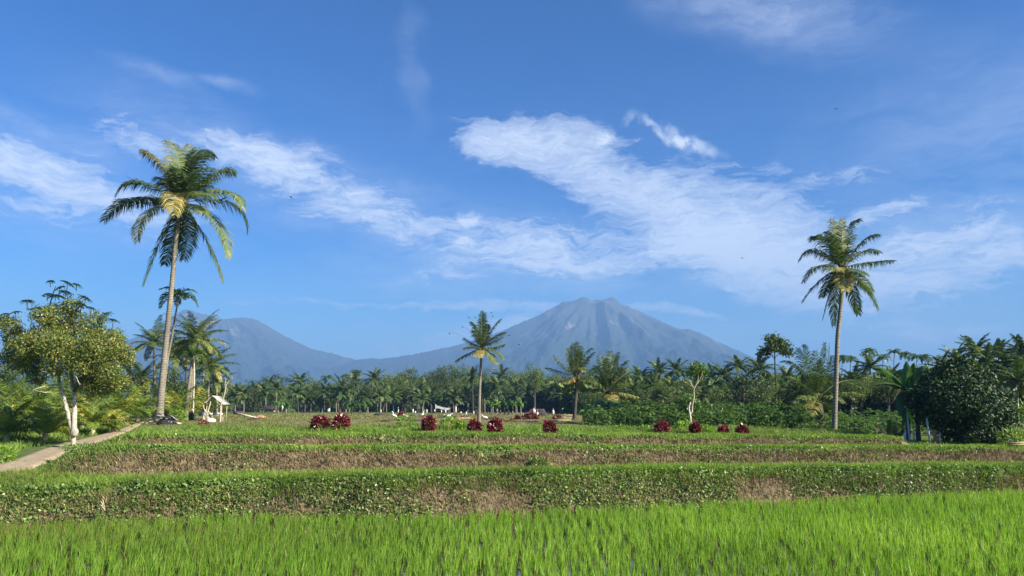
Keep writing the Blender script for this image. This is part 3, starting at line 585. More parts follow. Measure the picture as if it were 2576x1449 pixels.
def hero_palm(label, Y, base, tpts, ctr, tips, r0, r1, scale, org_uv, ll, mat='palm', trunk='trunk', nuts=0, dsc=1.0, n=46, droop=.65, group=None, stripped=(), flare=1.5, wd=.035, name='coconut_palm', gen=0):
    """palm whose leaves follow (tip x, tip y, mid x, mid y, depth, colour) given in the sketch units of org_uv + scale * value"""
    q = lambda x, y: (org_uv[0] + x * scale, org_uv[1] + y * scale)
    b = at(*base, Y); b[2] = g1(b[0], Y) - .05; t = empty(name, b, label, 'palm tree', group)
    pts = [b] + [at(u, v, Y) for (u, v) in tpts[1:]]; trunk_obj(t, pts, r0, r1, trunk, b, flare)
    cc = at(*q(*ctr), Y); proj = [np.linalg.norm(at(*q(a[0], a[1]), Y) - cc) for a in tips]; Lm = max(proj) * 1.04
    for k, (tx, ty, mx, my, dp, cl) in enumerate(tips):
        off = dp * math.sqrt(max(Lm ** 2 - proj[k] ** 2, .02)) * .8 * dsc
        tip = at(*q(tx, ty), Y + off); mid = at(*q(mx, my), Y + off * .45); p0 = cc - b + rng.normal(0, .05, 3)
        m = 2 * (mid - b) - .5 * p0 - .5 * (tip - b)         # the curve passes through the middle point
        g = Geo(); gr = Geo(); a = {0: .30, 1: .55, 2: .80, 3: .86}[cl]
        frond(g, gr, [p0, m, tip - b], ll * rng.uniform(.9, 1.1), n, droop, wd, a, .12, yellow=.12 if cl == 1 else 0)
        fo = g.obj('frond', M[mat], t); gr.obj('leaf_stalk', M['rachis'], fo)
        if cl == 3: fo['label'] = 'yellow frond'  # on the tallest palm this yellow paints sunlight into the front frond
    if gen:
        for k in range(gen):
            aa = k * 2.4 + 1; e = .3 + .9 * (k / gen); D = np.array([math.cos(aa) * math.cos(e), math.sin(aa) * math.cos(e), math.sin(e)]); p0 = cc - b
            g = Geo(); gr = Geo(); frond(g, gr, [p0, p0 + D * Lm * .5, p0 + D * Lm * .8 - np.array([0, 0, Lm * .15])], ll, n, droop, wd, .3, .12); fo = g.obj('frond', M[mat], t); gr.obj('leaf_stalk', M['rachis'], fo)
    for (tx, ty, mx, my) in stripped:                       # bare ribs that keep a tuft at the tip
        tip = at(*q(tx, ty), Y + rng.uniform(-.6, .6)); mid = at(*q(mx, my), Y); p0 = cc - b; m = 2 * (mid - b) - .5 * p0 - .5 * (tip - b)
        g = Geo(); gr = Geo(); frond(g, gr, [p0, m, tip - b], ll * .55, 9, .9, wd, .25, .1, start=.90, fwd=1.2, rr=.012); fo = g.obj('stripped_frond', M[mat], t); gr.obj('leaf_stalk', M['rachis'], fo)
    for k in range(nuts):
        a = k * 1.9; g = Geo(); blob(g, cc - b + np.array([math.cos(a) * .2, -.12 + math.sin(a) * .18, -.12 - .13 * (k % 3)]), (.115, .115, .14), .05, k, 8); g.obj('coconut', M['nut'], t, smooth=True)
    g = Geo()                                               # fibre and old stalk bases round the growing point
    for k in range(16):
        a = k * 2.4; e = rng.uniform(-.2, 1.2); D = np.array([math.cos(a) * math.cos(e), math.sin(a) * math.cos(e), math.sin(e)])
        tube(g, [cc - b - np.array([0, 0, .15]), cc - b + D * rng.uniform(.25, .55)], [.05, .02], 5)
    g.obj('crown_shaft', M['trunkd'], t); return t

hero_palm('tallest coconut palm, thick leaning pale trunk rising beside the path', 40, (400, 1062), [(400, 1062), (410, 940), (424, 800), (434, 700), (441, 620), (449, 545)], (745, 610),
    [(430, 190, 610, 330, -.3, 2), (640, 115, 725, 260, .4, 1), (1025, 245, 850, 230, .6, 0), (1190, 370, 1010, 385, .4, 1), (1250, 660, 1110, 520, -.5, 1), (1285, 855, 1160, 625, .3, 0), (1130, 1060, 1040, 760, -.6, 1),
     (1085, 1250, 960, 930, .3, 1), (770, 1080, 800, 820, .9, 0), (615, 1120, 690, 890, .8, 0), (445, 1285, 590, 900, -.3, 0), (400, 930, 480, 700, -.7, 2), (120, 760, 360, 595, .2, 0), (225, 545, 400, 450, -.5, 0),
     (655, 240, 680, 420, .9, 2), (700, 715, 700, 540, -1.0, 3), (880, 170, 800, 360, .7, 0), (970, 220, 850, 330, -.7, 0), (1000, 330, 880, 420, -.9, 0), (600, 470, 660, 480, 1, 0), (560, 420, 650, 450, .9, 0),
     (980, 480, 880, 500, 1, 0), (820, 140, 770, 350, .9, 1), (1010, 560, 890, 540, -1, 1), (560, 640, 640, 590, 1, 0), (240, 610, 430, 590, .7, 0), (1050, 420, 900, 470, .9, 0), (700, 330, 715, 430, -.8, 0), (930, 700, 850, 640, -1, 1)],
    .19, .105, .309, (223.6, 319.5), 1.12, nuts=6, n=84, wd=.058, flare=1.7)
hero_palm('tall coconut palm with curved grey trunk standing alone on the right', 36, (2097, 1090), [(2097, 1090), (2103, 960), (2107, 850), (2113, 790), (2118, 730), (2118, 675)], (330, 395),
    [(70, 345, 170, 285, .3, 0), (152, 215, 210, 220, -.4, 0), (268, 98, 295, 240, .4, 0), (235, 170, 285, 270, -.7, 0), (330, 95, 325, 250, -.3, 1), (432, 105, 375, 160, .3, 0), (548, 190, 440, 240, -.3, 0), (552, 300, 450, 290, .5, 0),
     (640, 345, 490, 358, .1, 0), (545, 640, 460, 490, -.3, 1), (425, 668, 385, 520, .4, 0), (90, 590, 205, 455, .2, 0), (97, 475, 190, 375, -.5, 0), (213, 695, 270, 500, .4, 0), (280, 735, 290, 540, -.4, 0), (205, 565, 260, 460, .8, 0),
     (345, 525, 335, 450, -1, 3), (500, 540, 430, 450, .8, 1), (400, 190, 355, 280, .9, 0), (290, 120, 310, 260, .9, 0), (180, 300, 250, 330, .9, 0), (470, 430, 400, 400, -1, 0), (230, 400, 280, 390, -1, 2)],
    .122, .085, .4187, (1981, 511), .72, nuts=4, n=66, wd=.045)
hero_palm('slender coconut palm alone in mid field with thin stripped leaf ribs', 50, (1205, 1064), [(1205, 1064), (1206, 1000), (1208, 950), (1210, 910), (1212, 885)], (570, 495),
    [(575, 72, 565, 280, .1, 0), (602, 95, 585, 280, .5, 0), (448, 195, 500, 290, -.3, 0), (465, 290, 520, 370, .5, 0), (785, 165, 690, 275, .3, 0), (640, 225, 610, 350, -.5, 0), (838, 312, 710, 370, -.4, 0), (808, 365, 700, 420, .5, 0),
     (828, 452, 700, 485, .2, 0), (812, 620, 730, 530, -.3, 1), (735, 680, 670, 570, -.6, 1), (370, 380, 460, 440, .3, 0), (370, 495, 460, 475, -.4, 0), (275, 642, 400, 565, .2, 0), (490, 590, 540, 545, -.9, 3)],
    .125, .075, .2206, (1086.3, 766.8), .60, nuts=3, n=50, wd=.05,
    stripped=[(203, 325, 320, 345), (350, 250, 440, 310), (420, 135, 490, 260), (497, 140, 530, 240), (677, 88, 630, 210), (692, 130, 650, 240), (885, 345, 760, 400), (990, 450, 880, 440), (225, 705, 290, 640)])
hero_palm('full green coconut palm with yellow hanging frond right of the thatched hut', 58, (1444, 1066), [(1444, 1066), (1447, 1020), (1450, 980), (1449, 950)], (425, 555),
    [(445, 60, 420, 300, .2, 1), (395, 85, 385, 300, -.4, 1), (310, 150, 345, 340, .4, 0), (118, 258, 240, 390, -.2, 1), (0, 425, 170, 470, .2, 0), (-20, 680, 190, 625, -.3, 0), (245, 650, 320, 585, -.8, 3), (655, 150, 545, 260, -.4, 0), (680, 208, 580, 320, .4, 0),
     (790, 370, 630, 450, .2, 0), (710, 580, 590, 545, -.6, 1), (740, 670, 610, 620, .5, 1), (530, 480, 500, 430, -1, 1), (500, 120, 460, 320, .8, 0), (600, 300, 520, 400, .9, 0), (300, 420, 360, 460, .9, 0), (260, 800, 330, 700, .5, 0), (560, 760, 500, 680, .6, 0), (480, 190, 450, 350, -.8, 1)],
    .16, .12, .1764, (1373.8, 849.8), .75, nuts=5, n=44, trunk='trunkd', wd=.05)
hero_palm('broad coconut palm with upright fronds above the banana clump', 48, (1531, 1070), [(1531, 1070), (1532, 1040), (1531, 1010), (1529, 985)], (880, 770),
    [(800, 205, 845, 470, .2, 0), (910, 195, 900, 460, -.4, 0), (1035, 210, 970, 450, .4, 0), (1165, 430, 1060, 500, -.5, 1), (1150, 330, 1040, 470, .4, 0), (1370, 560, 1120, 560, .1, 0), (1210, 640, 1050, 670, -.6, 1), (1310, 840, 1090, 790, -.2, 2),
     (700, 400, 780, 560, -.4, 0), (540, 440, 710, 540, .3, 0), (490, 600, 680, 640, -.3, 1), (510, 760, 690, 730, .4, 0), (960, 900, 930, 830, -1, 2), (760, 250, 820, 480, .8, 0), (980, 240, 930, 480, .9, 0), (600, 820, 730, 790, -.4, 0), (850, 300, 865, 500, -.9, 0), (1230, 480, 1070, 560, .8, 0), (1150, 930, 1030, 850, .5, 0)],
    .15, .12, .1764, (1373.8, 849.8), .72, nuts=4, n=44, wd=.05)
hero_palm('low dark coconut palm with wide fronds left of the lone right palm', 38, (2063, 1082), [(2063, 1082), (2063, 1050), (2061, 1025), (2059, 1008)], (1490, 870),
    [(1190, 565, 1330, 620, .1, 0), (1380, 430, 1430, 620, -.3, 0), (1545, 412, 1520, 620, .4, 0), (1585, 418, 1560, 640, -.3, 0), (1605, 520, 1580, 680, .5, 0), (1205, 690, 1340, 740, -.4, 0), (1140, 830, 1300, 800, .3, 0), (1860, 835, 1690, 820, -.2, 1),
     (1820, 720, 1660, 740, .4, 0), (1290, 900, 1390, 850, -.6, 1), (1470, 480, 1480, 660, .8, 0), (1700, 900, 1600, 850, -.7, 1), (1260, 560, 1380, 680, .8, 0), (1500, 560, 1500, 700, -.9, 0), (1420, 1000, 1450, 920, -.9, 2), (1600, 960, 1550, 900, .7, 0), (1330, 460, 1400, 640, -.6, 0)],
    .20, .17, .3086, (1597.4, 734.8), .62, nuts=0, n=48, trunk='trunkd', wd=.045)

# generic crowns for all other palms
def coco_mesh(seed, R, nf=20, n=26, mat='palm', wd=.07, ll=.22, yellow=.0, upright=0.0, base=None):
    r_ = random.Random(seed); g = Geo(); gr = Geo()
    for k in range(nf):
        a = k * 2.399 + r_.uniform(-.3, .3); q = k / nf; e = (1.35 - 1.75 * q) + r_.uniform(-.12, .12); e = max(e, upright)
        D = np.array([math.cos(a) * math.cos(e), math.sin(a) * math.cos(e), math.sin(e)]); e2 = e - .7 - .5 * q + upright * .4
        D2 = np.array([math.cos(a) * math.cos(e2), math.sin(a) * math.cos(e2), math.sin(e2)]); L_ = R * r_.uniform(.85, 1.1)
        c = .34 + r_.uniform(-.1, .1) + (.35 if r_.random() < yellow + q * .25 else 0)
        frond(g, gr, [(0, 0, 0), D * L_ * .55, D * L_ * .55 + D2 * L_ * .5], R * ll, n, .55 + q * .3, wd, c, .12, rr=.02 + R * .004, start=.08)
    g.A = g.A + gr.A; g.V = g.V + gr.V; g.F = g.F + [f + g.n for f in gr.F]; g.n += gr.n
    return g.mesh('palm_crown', M[mat])
def areca_mesh(seed, R):
    r_ = random.Random(seed); g = Geo(); gr = Geo()
    for k in range(11):
        a = k * 2.399 + r_.uniform(-.3, .3); e = 1.3 - 1.1 * (k / 11); D = np.array([math.cos(a) * math.cos(e), math.sin(a) * math.cos(e), math.sin(e)])
        frond(g, gr, [(0, 0, 0), D * R * .62, np.array([math.cos(a), math.sin(a), 0]) * R * (.72) + np.array([0, 0, R * (.30 - .75 * k / 11)])], R * .34, 16, .55, .11 * R / 2, .5, .2, rr=.02, start=.15, up=.5)
    g.A += gr.A; g.V += gr.V; g.F += [f + g.n for f in gr.F]; g.n += gr.n
    return g.mesh('palm_crown', M['areca'])
def far_trunk(t, h, lean, r, mat, top=(0, 0)):
    g = Geo(); c = bez([(0, 0, -.1), (lean * .1, 0, h * .5), (lean, 0, h)], 10); tube(g, c, np.linspace(r, r * .62, 10), 7); return g.obj('trunk', M[mat], t, smooth=True)
COCO = [coco_mesh(s, 1.0, 20, 24, wd=.055, ll=.24, yellow=.1) for s in range(6)]
ARECA = [areca_mesh(s, 1.0) for s in range(4)]
def far_palm(kind, u, v, Y, size, ub=None, label=None, group=None, tm=None, rtr=None, name=None):
    "size = leaf length in frame units"
    c = at(u, v, Y); b = at(ub if ub is not None else u + rng.normal(0, 4), 1040, Y); b[2] = g1(b[0], Y); h = c[2] - b[2]
    t = empty(name or ('coconut_palm' if kind == 'c' else 'areca_palm'), b, label, 'palm tree', group); R = size * mpp(Y) * (1.4 if Y > 90 else 1.15)
    far_trunk(t, h, c[0] - b[0], rtr or R * (.045 if kind == 'c' else .045), tm or ('trunk' if rng.uniform() < .6 else 'trunkd'))
    o = bpy.data.objects.new('crown', (COCO if kind == 'c' else ARECA)[int(rng.integers(0, 6 if kind == 'c' else 4))]); C.objects.link(o); o.parent = t
    o.location = (float(c[0] - b[0]), 0, float(h)); o.rotation_euler = (rng.uniform(-.08, .08), rng.uniform(-.08, .08), rng.uniform(0, 6.28)); o.scale = (R, R, R * rng.uniform(.9, 1.1)); return t

# ------------------------------------------------------------------ broad-leaved trees
def crown_mesh(seed, lumps, n, s, mat, name='crown', flat=.85):
    "leaf clusters spread through several lumps (x, y, z, r); leaves mostly near each lump's skin"
    r2 = np.random.default_rng(seed); g = Geo(); lumps = np.array(lumps, float); w = lumps[:, 3] ** 2; w /= w.sum()
    nc = n // 6; li = r2.choice(len(lumps), nc, p=w); D = unit(r2.normal(size=(nc, 3))); rr = r2.uniform(.25, 1, nc) ** .45
    Cc = lumps[li, :3] + D * (rr * lumps[li, 3])[:, None] * np.array([1, 1, flat]); sh = r2.normal(0, .18, nc)
    P = np.repeat(Cc, 6, 0) + r2.normal(0, s * .75, (nc * 6, 3)); Dn = np.repeat(D, 6, 0); m = nc * 6
    a = np.clip(.5 + np.repeat(sh, 6) + r2.normal(0, .15, m), 0, 1)
    rd = lambda: unit(r2.normal(size=(m, 3)))
    leaves(g, P, unit(rd() + Dn * .5), unit(rd() * .8 + Dn + np.array([0, 0, .4])), s * r2.uniform(.6, 1.4, m), s * .6 * r2.uniform(.6, 1.3, m), a)
    return g.mesh(name, M[mat])
def lumpset(seed, n, w, h, r=(.28, .5)):
    r_ = random.Random(seed); out = [(0, 0, h * .5, w * .42)]
    for i in range(n):
        a = i * 2.4; q = r_.uniform(.15, 1); rad = w * r_.uniform(.2, .62); out.append((math.cos(a) * rad, math.sin(a) * rad, h * (.12 + .85 * q), w * r_.uniform(*r) * (1.15 - .4 * q)))
    return out
BRO = [crown_mesh(i, lumpset(i, 11, 1.0, 1.1), 2800, .075, 'broad') for i in range(6)]
FLAT = [crown_mesh(20 + i, [(math.cos(a * 1.3) * r, math.sin(a * 1.3) * r, z, .3) for a, r, z in ((0, .2, .8), (1, .6, .65), (2.2, .7, .8), (3, .5, .4), (4, .75, .55), (5, .4, .95), (6, .8, .75))], 900, .07, 'broad', flat=.35) for i in range(2)]
def far_tree(u, v_top, Y, w, hc, label, group=None, kind=0, tm='trunkd', vb=1040, ub=None):
    "crown top at v_top, crown width w and height hc in frame units"
    top = at(u, v_top, Y); b = at(ub if ub is not None else u, vb, Y); b[2] = g1(b[0], Y); m_ = mpp(Y); W_ = w * m_ / (1.35 if Y > 100 else 1.5); Hc = hc * m_ / 1.15
    t = empty('broadleaf_tree', b, label, 'tree', group); zc = top[2] - b[2] - Hc * 1.12; dx = float(top[0] - b[0])
    g = Geo(); tube(g, bez([(0, 0, -.1), (dx * .3, 0, zc * .6), (dx, 0, zc + Hc * .5)], 8), np.linspace(W_ * .09, W_ * .04, 8), 7)
    for k in range(3):
        a = k * 2.1; tube(g, [(dx, 0, zc * .8), (dx + math.cos(a) * W_ * .5, math.sin(a) * W_ * .5, zc + Hc * .5)], [W_ * .04, W_ * .015], 5)
    g.obj('trunk', M[tm], t, smooth=True)
    o = bpy.data.objects.new('crown', (BRO if kind == 0 else FLAT)[int(rng.integers(0, 6 if kind == 0 else 2))]); C.objects.link(o); o.parent = t
    o.location = (dx, 0, float(zc)); o.rotation_euler = (0, 0, rng.uniform(0, 6.28)); o.scale = (W_, W_, Hc); return t

# far tree line: each tree gets its place in words from its neighbours, counted left to right inside a stretch
STRETCH = [(560, 700, 'left of the dark-roofed hut'), (700, 790, 'behind the dark-roofed hut'), (790, 900, 'above the crimson pair'), (900, 1000, 'right of the crimson pair'),
           (1000, 1110, 'above the lone crimson shrub'), (1110, 1200, 'just left of the central palm'), (1200, 1300, 'just right of the central palm'), (1300, 1400, 'behind the thatched hut'),
           (1400, 1520, 'behind the full green palm'), (1520, 1650, 'behind the banana clump'), (1650, 1760, 'behind the forked white tree'), (1760, 1860, 'left of the dark round tree'),
           (1860, 1960, 'beside the umbrella-topped tree'), (1960, 2100, 'behind the low dark palm'), (2100, 2200, 'right of the lone palm'), (2200, 2330, 'behind the tall banana plants'),
           (2330, 2450, 'above the big dark bush'), (2450, 2640, 'at the right edge')]
ORD = ['first', 'second', 'third', 'fourth', 'fifth', 'sixth', 'seventh', 'eighth', 'ninth', 'tenth', 'eleventh', 'twelfth', 'thirteenth', 'fourteenth', 'fifteenth']
todo = []                                                  # (kind, u, v, Y, a, b)
for d in [('c', 755, 963, 190, 26), ('a', 824, 955, 170, 18), ('a', 871, 951, 180, 16), ('a', 896, 940, 180, 17), ('c', 892, 964, 170, 26), ('c', 943, 955, 160, 26), ('c', 860, 984, 150, 34), ('c', 1011, 1000, 165, 24), ('c', 1082, 998, 160, 24),
          ('c', 1140, 1002, 150, 25), ('c', 1152, 1004, 152, 22), ('c', 1187, 947, 120, 24), ('c', 1262, 948, 200, 24), ('c', 1250, 975, 150, 32), ('c', 1218, 990, 155, 24), ('c', 910, 1000, 165, 22), ('c', 640, 985, 210, 20), ('c', 700, 990, 205, 20),
          ('c', 790, 985, 195, 22), ('c', 820, 1000, 185, 20), ('c', 965, 990, 175, 22), ('c', 1045, 985, 185, 22), ('c', 1330, 985, 170, 28), ('c', 1390, 990, 150, 26), ('c', 1300, 975, 180, 24), ('c', 735, 985, 200, 20), ('c', 678, 965, 215, 20),
          ('c', 1657, 937, 120, 30), ('c', 1703, 934, 120, 28), ('c', 1642, 972, 105, 32), ('c', 1610, 955, 120, 34), ('c', 1590, 985, 100, 30), ('c', 1690, 975, 100, 30), ('c', 1760, 960, 110, 30), ('c', 1790, 950, 120, 28), ('c', 1820, 948, 105, 34),
          ('c', 1857, 922, 110, 30), ('c', 1909, 930, 95, 36), ('c', 1930, 975, 80, 40), ('c', 1835, 985, 85, 34), ('c', 1980, 950, 90, 36), ('c', 1770, 1000, 85, 30), ('c', 1660, 1000, 90, 28), ('a', 2119, 905, 80, 24), ('a', 2140, 906, 82, 24),
          ('a', 2187, 888, 78, 26), ('a', 2221, 902, 80, 25), ('a', 2250, 889, 84, 22), ('a', 2278, 896, 80, 22), ('a', 2306, 902, 78, 22), ('a', 2329, 904, 78, 23), ('c', 2190, 925, 75, 42), ('c', 2150, 960, 68, 46), ('c', 2110, 985, 60, 50),
          ('c', 2240, 960, 65, 46), ('c', 2370, 930, 66, 44), ('c', 2410, 905, 64, 44), ('c', 2454, 882, 60, 50), ('c', 2482, 905, 58, 52), ('c', 2512, 893, 60, 48), ('c', 2545, 915, 56, 54), ('c', 2572, 885, 58, 52), ('c', 2600, 925, 52, 54),
          ('c', 2560, 960, 46, 60), ('c', 2470, 950, 56, 54), ('c', 2330, 960, 62, 46), ('c', 2010, 985, 66, 42), ('c', 1745, 985, 95, 26), ('c', 1565, 960, 110, 30)]:
    todo.append(d + (None,))
for d in [('b', 1032, 938, 200, 62, 60), ('b', 986, 950, 205, 52, 50), ('b', 1113, 938, 195, 56, 56), ('b', 1148, 929, 190, 46, 60), ('b', 1070, 952, 200, 60, 55), ('b', 1219, 938, 200, 46, 55), ('b', 1299, 944, 195, 44, 50), ('b', 1264, 955, 205, 50, 50),
          ('b', 1345, 922, 130, 46, 60), ('b', 1385, 950, 170, 56, 50), ('b', 1320, 950, 185, 46, 48), ('b', 1180, 955, 195, 46, 48), ('b', 700, 950, 240, 64, 40), ('b', 655, 958, 240, 66, 40), ('b', 790, 962, 210, 46, 44), ('b', 845, 970, 205, 46, 40),
          ('b', 930, 965, 210, 50, 44), ('b', 1430, 958, 150, 60, 54), ('b', 1480, 950, 150, 60, 60), ('b', 1560, 952, 140, 60, 55), ('b', 1620, 960, 130, 60, 50), ('b', 1680, 955, 125, 60, 50), ('b', 1730, 985, 70, 62, 55), ('b', 1800, 965, 120, 64, 50),
          ('b', 1950, 960, 105, 70, 60), ('b', 2020, 958, 90, 70, 60), ('b', 2090, 950, 86, 60, 60), ('b', 2160, 945, 84, 64, 60), ('b', 2230, 940, 84, 60, 60), ('b', 2300, 935, 80, 60, 70), ('b', 2370, 920, 76, 66, 70), ('b', 2440, 905, 72, 70, 70),
          ('b', 2500, 900, 70, 70, 80), ('b', 2570, 895, 68, 80, 90), ('b', 2640, 900, 66, 80, 90)]:
    todo.append(d)
for k, u in enumerate(np.arange(575, 1480, 23)):           # the closed second row
    todo.append(('b', float(u + rng.normal(0, 5)), float(975 + 14 * fbm(np.array([u * .02]), np.array([0.]), 9)[0] + (5 if u < 960 else -10)), float(165 + rng.uniform(-8, 25)), float(rng.uniform(34, 52)), float(rng.uniform(50, 66))))
for k, u in enumerate(np.arange(590, 1480, 37)): todo.append(('c', float(u + rng.normal(0, 7)), float(990 + rng.uniform(-12, 16)), float(150 + rng.uniform(-8, 8)), float(rng.uniform(20, 27)), None))
for k, u in enumerate(np.arange(1490, 2700, 34)):
    todo.append(('b', float(u + rng.normal(0, 6)), float(985 - (u - 1500) * .03 + rng.normal(0, 6)), float(np.interp(u, [1500, 2100, 2650], [105, 62, 44]) + rng.uniform(-5, 8)), float(rng.uniform(50, 75)), float(rng.uniform(50, 66))))
for s0, s1, nm in STRETCH:
    for kind, word in (('c', 'coconut palm'), ('a', 'thin areca palm'), ('b', 'leafy tree')):
        L_ = sorted([d for d in todo if d[0] == kind and s0 <= d[1] < s1], key=lambda d: d[1])
        for i, d in enumerate(L_):
            lb = (f'{ORD[i]} {word} from left in the tree line {nm}' if len(L_) > 1 else f'only {word} in the tree line {nm}')
            if kind == 'b': far_tree(d[1], d[2] - (9 if d[3] > 140 else 3), d[3], d[4], d[5], lb, 'leafy trees of the tree line', kind=1 if d[1] < 720 and d[3] > 220 else 0)
            else: far_palm(kind, d[1], d[2], d[3], d[4], label=lb, group='coconut palms of the tree line' if kind == 'c' else 'areca palms of the tree line')
# thicket under and behind the tree line
g = Geo(); n = 60000
U = rng.uniform(540, 2750, n); Yb = np.interp(U, [540, 900, 1300, 1500, 2100, 2700], [225, 190, 180, 120, 72, 50]) * rng.uniform(1.0, 1.35, n)
top = np.interp(U, [540, 960, 1000, 1400, 2100, 2400, 2700], [988, 985, 968, 968, 960, 935, 930]) + (fbm(U * .05, U * 0, 66) - .5) * 26; bot = 1040.0
x, y, z = ray(U, top); ztop = EYE + z / y * Yb; X = x / y * Yb; f = rng.uniform(0, 1, n) ** .8; Z = 2.0 + (ztop - 2.0) * f
s = Yb * .012; P = np.stack([X, Yb, Z], 1); leaves(g, P, unit(rdir(n) + np.array([0, 0, -.2])), unit(rdir(n) + np.array([.3, -.5, .6])), s * rng.uniform(.6, 1.3, n), s * .6, np.clip(rng.normal(.42, .2, n), 0, 1))
tag(g.obj('thicket', M['broad']), 'dense dark thicket filling the gaps under the tree line', 'thicket', kind='stuff')

# ------------------------------------------------------------------ named trees of the middle distance
def lump_at(u, v, r, Y, b, dy=0.0):
    c = at(u, v, Y + dy) - b; return (c[0], c[1], c[2], r * mpp(Y))
def limbs(t, paths, mat, b, name='trunk'):
    g = Geo()
    for pts, r0, r1 in paths:
        pts = [np.asarray(p) - b for p in pts]; c = polyline(pts, 24); tube(g, c, np.linspace(r0, r1, 24) * (1 + .06 * np.sin(np.arange(24) * 1.9)), 9)
    return g.obj(name, M[mat], t, smooth=True)
# big tree by the path
Y = 26.0; b = at(185, 1132, Y); b[2] = g1(b[0], Y) - .05
t = empty('roadside_tree', b, 'large olive-brown leafy tree with two pale blotched stems beside the path', 'tree')
q = lambda u, v, dy=0: at(u, v, Y + dy)
limbs(t, [([b, q(184, 1095), q(176, 1060), q(167, 1025), q(157, 988), q(150, 970), q(146, 935, .2), q(135, 890, .3)], .09, .04), ([q(186, 1085), q(187, 1050), q(188, 1020, .1), q(187, 990, .2), q(180, 950, .4), q(184, 900, .4), q(190, 850, .5), q(178, 790, .3)], .095, .035)], 'barkw', b)
g = Geo(); blob(g, q(187, 1087, -.1) - b, (.13, .13, .16), .2, 3, 10); g.obj('burl', M['barkw'], t, smooth=True)
limbs(t, [([q(146, 935, .2), q(110, 890, -.3), q(70, 850, -.5), q(40, 820, -.3)], .05, .012), ([q(187, 985, .2), q(215, 940, -.4), q(250, 900, -.6), q(285, 870, -.3)], .05, .012), ([q(184, 900, .4), q(230, 850, .6), q(262, 830, .8)], .035, .01),
          ([q(135, 890, .3), q(120, 830, .5), q(125, 770, .3), q(140, 720, 0)], .045, .01), ([q(178, 790, .3), q(170, 750, 0), q(160, 715, 0)], .025, .008), ([q(178, 800, .3), q(200, 770, -.3), q(215, 745, -.3)], .025, .008),
          ([q(135, 890, .3), q(90, 840, .9), q(50, 850, 1.2)], .035, .01)], 'trunkd', b, 'limb')
limbs(t, [([q(150, 968), q(125, 970, -.6), q(100, 975, -.9), q(82, 982, -1)], .022, .008), ([q(155, 980), q(138, 984, -.5), q(115, 987, -.9), q(88, 982, -1.1)], .018, .007), ([q(184, 950, .3), q(196, 960, -.7), q(203, 967, -1)], .014, .007), ([q(200, 968, -.9), q(190, 945, -1), q(176, 935, -.9)], .014, .006),
          ([q(128, 920, -.7), q(112, 935, -1), q(98, 928, -1)], .014, .007)], 'barkw', b, 'bare_branch')
LU = [(120, 860, 62, 0), (60, 880, 48, -.4), (200, 860, 60, .2), (260, 870, 56, -.4), (300, 890, 34, 0), (150, 800, 48, .3), (110, 795, 34, -.4), (230, 815, 40, .3), (25, 820, 26, 0), (10, 810, 22, .3), (80, 920, 34, .6), (150, 915, 44, -.7), (235, 925, 44, .5), (270, 935, 34, -.4),
      (180, 770, 26, 0), (40, 850, 34, .5), (20, 900, 22, 0), (320, 905, 20, .2), (200, 910, 40, -.9), (140, 870, 46, -1.0), (240, 880, 40, -.9), (70, 870, 36, -.9), (215, 965, 30, .4), (290, 850, 26, .3), (262, 975, 30, .5), (300, 962, 26, .3), (232, 1000, 20, .2), (95, 950, 24, .3)]
lum = [lump_at(u, v, r * .92, Y, b, dy) for (u, v, r, dy) in LU]
o = bpy.data.objects.new('crown', crown_mesh(91, lum, 44000, .078, 'autumn')); C.objects.link(o); o.parent = t
# flat umbrella sprays at the top of the tree
for (u, v, r) in [(128, 708, 15), (170, 712, 16), (193, 716, 14), (150, 724, 16), (165, 735, 18), (70, 758, 20), (140, 745, 22), (215, 750, 22), (205, 765, 20), (120, 740, 16), (268, 790, 17), (285, 805, 14), (230, 775, 16), (95, 775, 18), (12, 790, 16), (40, 785, 16), (180, 760, 18)]:
    g = Geo(); gr = Geo(); c = q(u, v) - b; k = 9; R = r * mpp(Y) * rng.uniform(.8, 1.15); tx, ty = rng.normal(0, .28, 2)
    for i in range(k):
        a = i * 2 * math.pi / k + u; e = np.array([math.cos(a), math.sin(a), .05 + math.cos(a) * tx + math.sin(a) * ty]) * rng.uniform(.75, 1.15); m = 16; tt = np.linspace(.12, 1, m); sd_ = np.array([-math.sin(a), math.cos(a), 0])
        for sg in (-1, 1):
            B = c + e * (tt * R)[:, None] - np.array([0, 0, 1]) * (tt ** 2 * R * .3)[:, None]; leaves(g, B, unit(sd_ * sg + e * .6 + np.array([0, 0, .5]))[None].repeat(m, 0) + rng.normal(0, .12, (m, 3)), np.array([[0, 0, 1.0]]).repeat(m, 0) + rng.normal(0, .2, (m, 3)), R * .34 * (1.1 - tt * .7), R * .19, rng.uniform(0, 1, m))
    tube(g, [c, c - np.array([0, 0, R * 1.2])], [.012, .016], 5, .3); g.obj('leaf_spray', M['spray'], t)

